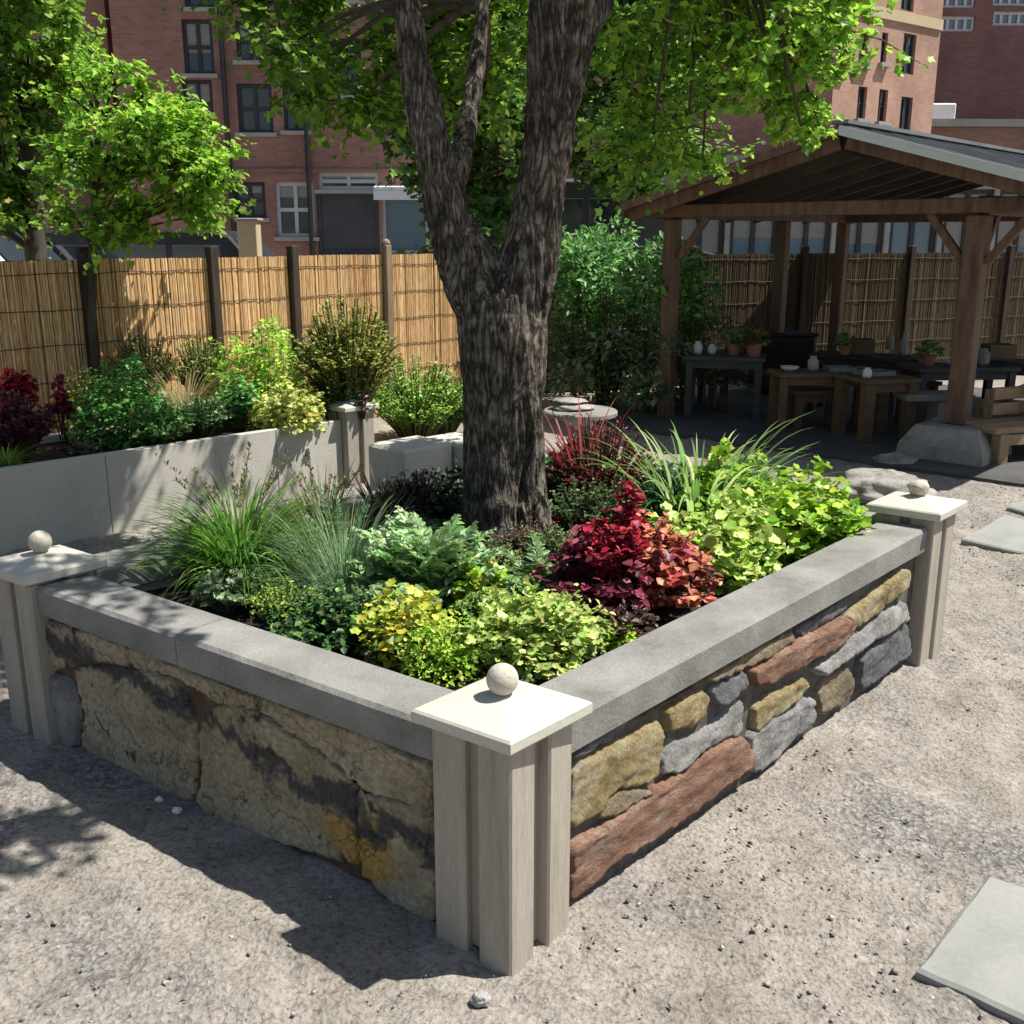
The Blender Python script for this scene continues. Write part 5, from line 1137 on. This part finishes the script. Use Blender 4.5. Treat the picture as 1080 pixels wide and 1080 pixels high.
ends = [np.array(left[-1][:3]), np.array(left[7][:3]), np.array(right[-1][:3]), np.array(right[7][:3]), np.array(mid[-1][:3]), np.array(mid[4][:3]), np.array(twr[-1][:3]), np.array(twr[3][:3])]
for (c, r, _) in cl[::3]:
    e = min(ends, key=lambda q: np.linalg.norm(q - c)); m = (e + c) / 2 + UZ * (.18 * np.linalg.norm(c - e)) + rng.normal(0, .05, 3)
    s = np.linspace(0, 1, 7)[:, None]; cur = (1 - s) ** 2 * e + 2 * s * (1 - s) * m + s * s * c; a.tube(cur, np.linspace(.022, .006, 7), 5, cap=False)
tag(a.build('branch', MT['twig'], tree))
def small_tree(name, label, cat, pts, radii, cl, size, cols, per, grp=None, spreadto=10, tm=MP, mat='twig'):
    base = pts[0]; t = thing(name, tuple(base), label, cat, grp); a = Acc(); a.tube(pts, radii, 9); a.build('trunk', MT[mat], t, smooth=True)
    f = Fol(); b = Acc(); clusters(f, b, cl, size, tm, per)
    for (c, r, _) in cl:
        c = np.array(c); zt = np.clip((c[2] - .3), pts[0][2] + .5, pts[-1][2]); i = np.argmin([abs(p[2] - zt) for p in pts]); e = np.array(pts[i]); m = (e + c) / 2 + UZ * .12
        s = np.linspace(0, 1, 5)[:, None]; b.tube((1 - s) ** 2 * e + 2 * s * (1 - s) * m + s * s * c, np.linspace(.016, .005, 5), 4, cap=False)
    f.build('crown', MT['leafthin'], t); b.build('branch', MT[mat], t)
# young tree in front of the fence
Yt = 7.95; b_ = F0 + np.array([.10, -.16, 0]) ; Yt = b_[1]
def dl(u, v, Y=Yt): return D(u, v, Y)
pts = [np.array([b_[0], b_[1], .3]), dl(97, 340), dl(98, 265), dl(100, 200), dl(104, 130), dl(108, 60)]
cl = ell(50, 130, 240, 258, Yt - .5, Yt + .5, 34, .18, .28, MAPLE + BRIGHT[:2], False) + ell(50, 55, 205, 200, Yt - .4, Yt + .5, 28, .15, .24, BRIGHT, False) + ell(110, 110, 240, 205, Yt - .6, Yt + .1, 18, .14, .22, BRIGHT + [(.26, .42, .05)], False)
small_tree('young_tree', 'young lime green tree with a thin trunk in front of the bamboo fence', 'tree', pts, [.036, .033, .03, .026, .02, .01], cl, .058, BRIGHT, 330)
Y2 = 10.2; q = D(38, 268, Y2); pts = [np.array([q[0], Y2, 0]), D(38, 268, Y2), D(34, 200, Y2), D(28, 120, Y2), D(20, 20, Y2), D(10, -80, Y2)]
cl = ell(-150, -80, 80, 245, Y2 - .8, Y2 + .9, 100, .28, .44, MAPLE + [(.09, .18, .03)], False)
small_tree('dark_tree', 'darker green tree beyond the fence at the left edge', 'tree', pts, [.11, .10, .09, .07, .05, .03], cl, .075, MAPLE, 260)
Y3 = 15.5
q = D(470, 300, Y3); pts = [np.array([q[0], Y3, 0]), D(470, 300, Y3), D(472, 200, Y3), D(478, 100, Y3), D(480, 0, Y3)]
cl = ell(425, -80, 560, 262, Y3 - 1, Y3 + 1.2, 60, .40, .62, [(.05, .12, .02), (.08, .17, .03), (.035, .08, .016), (.13, .22, .05)], False)
small_tree('street_tree', 'dense green tree beyond the fence seen through the trunk fork', 'tree', pts, [.16, .14, .12, .1, .06], cl, .12, MAPLE, 130, 'trees in the street beyond the fence')
q = D(655, 300, Y3); pts = [np.array([q[0], Y3 + 1, 0]), D(655, 300, Y3 + 1), D(652, 200, Y3 + 1), D(650, 100, Y3 + 1), D(655, 0, Y3 + 1)]
cl = ell(585, -80, 740, 215, Y3 - .2, Y3 + 2, 50, .38, .58, [(.07, .15, .03), (.11, .21, .045), (.05, .11, .02), (.18, .28, .08)], False)
small_tree('street_tree', 'lighter green tree beyond the fence between the trunk and pavilion roof', 'tree', pts, [.16, .14, .12, .1, .06], cl, .12, MAPLE, 130, 'trees in the street beyond the fence')

rng = np.random.default_rng(8)
# ================================================================== BUILDINGS BEYOND THE FENCE
def building(name, label, P, e, W, H, depth, mat, wins, cat='building', roofmat='concrete', cornice=None):
    """facade from P along e; wins = (s0, s1, z0, z1, style). Real openings with reveals, frames and panes."""
    n = np.array([e[1], -e[0], 0]); P = np.array(P, float); P[2] = 0; t = thing(name, tuple(P), label, cat)
    ss = sorted({0, W} | {round(x, 3) for w_ in wins for x in w_[:2]}); zz = sorted({-.3, H} | {round(x, 3) for w_ in wins for x in w_[2:4]})
    def hole(s, z): return any(w_[0] - 1e-3 < s < w_[1] + 1e-3 and w_[2] - 1e-3 < z < w_[3] + 1e-3 for w_ in wins)
    a = Acc(); Q = lambda s, z, d=0: P + e * s + UZ * z - n * d
    for s0, s1 in zip(ss[:-1], ss[1:]):
        for z0, z1 in zip(zz[:-1], zz[1:]):
            if not hole((s0 + s1) / 2, (z0 + z1) / 2): a.add([Q(s0, z0), Q(s1, z0), Q(s1, z1), Q(s0, z1)], [(0, 1, 2, 3)])
    rv = .14
    for (s0, s1, z0, z1, st) in wins:
        c = [(s0, z0), (s1, z0), (s1, z1), (s0, z1)]
        for i in range(4):
            p, q = c[i], c[(i + 1) % 4]; a.add([Q(*p), Q(*q), Q(*q, rv + .06), Q(*p, rv + .06)], [(3, 2, 1, 0)])
    B = [Q(0, -.3), Q(W, -.3), Q(W, -.3, depth), Q(0, -.3, depth), Q(0, H), Q(W, H), Q(W, H, depth), Q(0, H, depth)]
    a.add(B, [(1, 2, 6, 5), (2, 3, 7, 6), (3, 0, 4, 7)]); a.build('wall', MT[mat], t)
    a = Acc(); a.box(Q(W / 2, H + .11, depth / 2 - .05), (W + .1, depth + .1, .2), e, -n); a.build('parapet', MT[roofmat], t)
    if cornice:
        for z_, h_, m_ in cornice: a = Acc(); a.box(Q(W / 2, z_, -.03), (W, .058, h_), e, -n); a.build('cornice', MT[m_], t)
    for (s0, s1, z0, z1, st) in wins:
        fm, pm, nv, nh = {'w': ('whiteframe', 'glass', 2, 2), 'd': ('darkframe', 'glass', 2, 2), 'b': ('darkframe', 'blueglass', 2, 1), 'g': ('greypanel', 'greypanel', 1, 1), 's': ('whiteframe', 'blueglass', 1, 1), 'm': ('whiteframe', 'blueglass', 5, 1), 'k': ('darkframe', 'glass', 1, 3)}[st]
        fw = min(.09, (s1 - s0) * .12); a = Acc()
        for k in range(nv + 1): a.box(Q(s0 + (s1 - s0) * k / nv + (fw / 2 if k == 0 else -fw / 2 if k == nv else 0), (z0 + z1) / 2, rv - .03), (fw, .06, z1 - z0), e, -n)
        for k in range(nh + 1): a.box(Q((s0 + s1) / 2, z0 + (z1 - z0) * k / nh + (fw / 2 if k == 0 else -fw / 2 if k == nh else 0), rv - .028), (s1 - s0, .05, fw), e, -n)
        wf = a.build('window', MT[fm], t)
        a = Acc(); a.add([Q(s0, z0, rv), Q(s1, z0, rv), Q(s1, z1, rv), Q(s0, z1, rv)], [(0, 1, 2, 3)]); a.build('pane', MT[pm], wf)
        if st in 'wdb' and rng.random() < .6:
            bh = (z1 - z0) * rng.uniform(.2, .6); a = Acc(); a.box(Q((s0 + s1) / 2, z1 - bh / 2, rv - .008), (s1 - s0 - .02, .008, bh), e, -n); a.build('blind', MT['blind'], wf)
        if st in 'wd':
            a = Acc(); a.box(Q((s0 + s1) / 2, z0 - .05, -.04), (s1 - s0 + .16, .16, .09), e, -n); a.build('sill', MT['concrete'], wf)
    return t
def fac(P, e, rects):                      # window rectangles seen on a facade -> metres along it
    n = np.array([e[1], -e[0], 0]); out = []
    for (u0, v0, u1, v1, st) in rects:
        p = onplane(u0, v1, np.array(P, float), n) - np.array(P, float); q = onplane(u1, v0, np.array(P, float), n) - np.array(P, float)
        out.append((p @ e, q @ e, p[2], q[2], st))
    return out
e1 = unit(np.array([1, .04, 0])); P = D(138, 260, 27.0); P[2] = 0
ws = fac(P, e1, [(195, 20, 223, 78, 'd'), (195, 84, 223, 134, 'd'), (252, 88, 286, 140, 'd'), (250, 22, 276, 64, 'd'), (300, 80, 322, 138, 'd'), (248, 192, 279, 230, 'd'), (293, 192, 331, 250, 'w'), (336, 182, 399, 200, 'w'), (336, 203, 399, 268, 'g'), (404, 205, 452, 268, 's'), (195, -70, 223, 8, 'd'), (252, -70, 278, 8, 'd'), (350, -60, 380, 0, 'd'), (350, 40, 380, 100, 'd')])
bm = building('brick_building', 'dark red brown brick building with tall windows behind the bamboo fence', P, e1, 17.5, 13.5, 9, 'brick', ws, cornice=[(onplane(300, 180, P, np.array([e1[1], -e1[0], 0]))[2], .09, 'brownbrick')])
q = onplane(428, 200, P, np.array([e1[1], -e1[0], 0])); nB = np.array([e1[1], -e1[0], 0])
a = Acc(); a.box(q + nB * .35 + UZ * .0, (1.5, .7, .12), e1, -nB, bev=.03); a.box(q + nB * .69 - UZ * .16, (1.5, .02, .22), e1, -nB); a.build('awning', MT['white'], bm)
for px_ in (238, 322):
    q = onplane(px_, 100, P, nB); a = Acc(); q[2] = 0; a.tube([q + nB * .1, q + nB * .1 + UZ * 13.2], .06, 8); a.build('drainpipe', MT['dark'], bm)
P = D(104, 260, 29.5); P[2] = 0
building('low_wing', 'lower red brown brick wing left of the tall brick building', P, e1, .75, 7.9, 4, 'brick', [(.2, .55, 5.5, 6.6, 'd')])
e3 = unit(np.array([.86, .5, 0])); P = D(100, 260, 34); P[2] = 0
building('red_tower', 'bright red brick block with a blue window above the low wing', P, e3, 6.5, 15, 6, 'redbrick', fac(P, e3, [(146, -8, 172, 16, 'b'), (108, -6, 128, 3, 'd')]))
P = D(53, 260, 31); P[2] = 0
building('pink_building', 'pale pink brick building side beyond the left trees', P, unit(np.array([.86, .5, 0])), 2.1, 14, 8, 'pinkbrick', [(.6, 1.2, 3.2, 4.6, 'd')])
e4 = unit(np.array([.80, .60, 0])); P = D(868, 260, 27); P[2] = 0
wb = onplane(976, 200, P, np.array([e4[1], -e4[0], 0])) - P
ws = fac(P, e4, [(905, 32, 917, 68, 'd'), (928, 35, 937, 66, 'd'), (950, 37, 967, 77, 'b'), (925, 95, 937, 128, 'd'), (947, 103, 963, 147, 'b'), (903, 92, 915, 125, 'd'), (950, -30, 967, 10, 'b'), (880, 40, 892, 72, 'd')])
building('orange_building', 'sunlit orange brick corner building behind the pavilion roof', P, e4, wb @ e4, 12, 7, 'orangebrick', ws, cornice=[(onplane(950, 18, P, np.array([e4[1], -e4[0], 0]))[2], .25, 'tan')])
P = D(940, 260, 38); P[2] = 0; e5 = unit(np.array([1, .03, 0]))
ws = fac(P, e5, [(981, 17, 1029, 33, 'm'), (1047, 12, 1095, 27, 'm'), (981, -12, 1030, 8, 'm'), (1047, -16, 1095, 6, 'm'), (984, 122, 1007, 136, 'w')])
building('dark_brick_building', 'large dark maroon brick building with a row of white windows at its top', P, e5, 14, 13, 9, 'darkbrick', ws)
P = D(962, 260, 31); P[2] = 0; hz = onplane(1000, 134, P, np.array([e5[1], -e5[0], 0]))[2]
building('low_brown_building', 'low brown brick building in front of the dark maroon one', P, e5, 9, hz, 5, 'brownbrick', fac(P, e5, [(1046, 160, 1085, 182, 'b')]))
q = D(990, 128, 33.5); a = Acc(); t = thing('rooftop_unit', (q[0], q[1], hz + .21), 'white air conditioning unit on the low brown roof', 'vent unit')
a.box((q[0], q[1], hz + .55), (.75, .6, .66), bev=.03); a.build('housing', MT['white'], t)
a = Acc(); a.lathe((q[0], q[1], hz + .883), [(.22, 0), (.22, .05)], 18); a.build('fan_cover', MT['greypanel'], t)
P = D(700, 262, 21); P[2] = 0; P = np.array([2.9, 21.0, 0])
building('glass_storefront', 'low blue glazed storefront seen under the pavilion roof', P, e5, 11, 3.1, 4, 'concrete', [(.3 + k * 1.05, 1.25 + k * 1.05, .3, 2.7, 'b') for k in range(10)])

# ================================================================== VEHICLES BEYOND THE FENCE
def van(cx, cy, L, H, W, mat, label, ang=0.0, name='parked_van', cat='van', hood=.18):
    u = np.array([math.cos(ang), math.sin(ang), 0]); v = np.array([-u[1], u[0], 0]); c = np.array([cx, cy, 0]); t = thing(name, (cx, cy, 0), label, cat, 'vehicles parked beyond the fence')
    prof = [(-.5, .22), (-.5, .55), (-.49, .93), (-.46, .985), (-.2, 1.0), (.14, .985), (.19, .95), (.5 - hood, .60), (.46, .54), (.5, .46), (.5, .22), (.42, .17), (-.42, .17)]
    a = Acc(); m = len(prof); V = []; sect = [(-.5, .93), (-.46, 1.0), (.46, 1.0), (.5, .93)]
    for y, k in sect: V += [c + u * x * L * (.985 if k < 1 else 1) + v * y * W + UZ * ((z - .5) * (.96 if k < 1 else 1) + .5) * H for x, z in prof]
    F = [(j * m + i, j * m + (i + 1) % m, (j + 1) * m + (i + 1) % m, (j + 1) * m + i) for j in range(3) for i in range(m)] + [tuple(range(m - 1, -1, -1)), tuple(range(3 * m, 4 * m))]
    F = [f_[::-1] for f_ in F]; a.add(V, F); a.build('body', MT[mat], t)
    for s in (-1, 1):
        for x0, x1 in ((-.44, -.24), (-.22, -.02), (.0, .16)):
            a = Acc(); a.box(c + u * (x0 + x1) / 2 * L + v * s * (W * .5 + .004) + UZ * H * .76, ((x1 - x0) * L, .02, H * .24), u, v, bev=.008); a.build('side_window', MT['glass'], t)
        for x in (-.32, .32):
            a = Acc(); ctr = c + u * x * L + v * s * W * .44 + UZ * .33; n_ = 20; pr = [(.17, -.1), (.33, -.1), (.33, .1), (.17, .1)]
            V = [ctr + u * r * math.cos(6.2832 * i / n_) + UZ * r * math.sin(6.2832 * i / n_) + v * d for r, d in pr for i in range(n_)]
            F = [(j * n_ + i, j * n_ + (i + 1) % n_, ((j + 1) % 4) * n_ + (i + 1) % n_, ((j + 1) % 4) * n_ + i) for j in range(4) for i in range(n_)]; a.add(V, F); wh = a.build('wheel', MT['tyre'], t)
            a = Acc(); V = [ctr + u * .168 * math.cos(6.2832 * i / n_) + UZ * .168 * math.sin(6.2832 * i / n_) + v * s * .06 for i in range(n_)]; a.add(V, [tuple(range(n_))]); a.build('rim', MT['whiteframe'], wh)
    a = Acc(); p0 = c + u * (.19 * L + .03) + UZ * H * .935; p1 = c + u * ((.5 - hood) * L + .03) + UZ * H * .62; a.add([p0 - v * W * .42, p0 + v * W * .42, p1 + v * W * .44, p1 - v * W * .44], [(3, 2, 1, 0)]); a.build('windscreen', MT['glass'], t)
    for s in (-1, 1):
        a = Acc(); a.box(c + u * (L * .5 + .004) + v * s * W * .36 + UZ * H * .40, (.02, .26, .12), u, v, bev=.006); a.build('headlight', MT['whiteframe'], t)
q = D(25, 236, 14.5); van(q[0] - 1.2, 14.5, 4.7, 2.05, 1.85, 'white', 'white van parked behind the fence at the left edge')
q = D(200, 245, 16.5); van(q[0], 16.5, 4.4, 1.92, 1.85, 'dark', 'dark van parked behind the fence below the young tree')
q = D(617, 200, 19); van(q[0], 19, 5.0, 2.75, 2.0, 'greypanel', 'tall grey van beyond the fence right of the tree trunk')
q = D(264, 262, 13.5); a = Acc(); a.box((q[0], 13.5, 1.0), (.24, .24, 2.0), bev=.01); t = thing('tan_box', (q[0], 13.5, 0), 'beige utility box standing behind the fence', 'utility box'); a.build('cabinet', MT['tan'], t)
a = Acc(); a.box((q[0], 13.5, 2.012), (.3, .3, .03), bev=.006); a.build('lid', MT['concrete'], t)
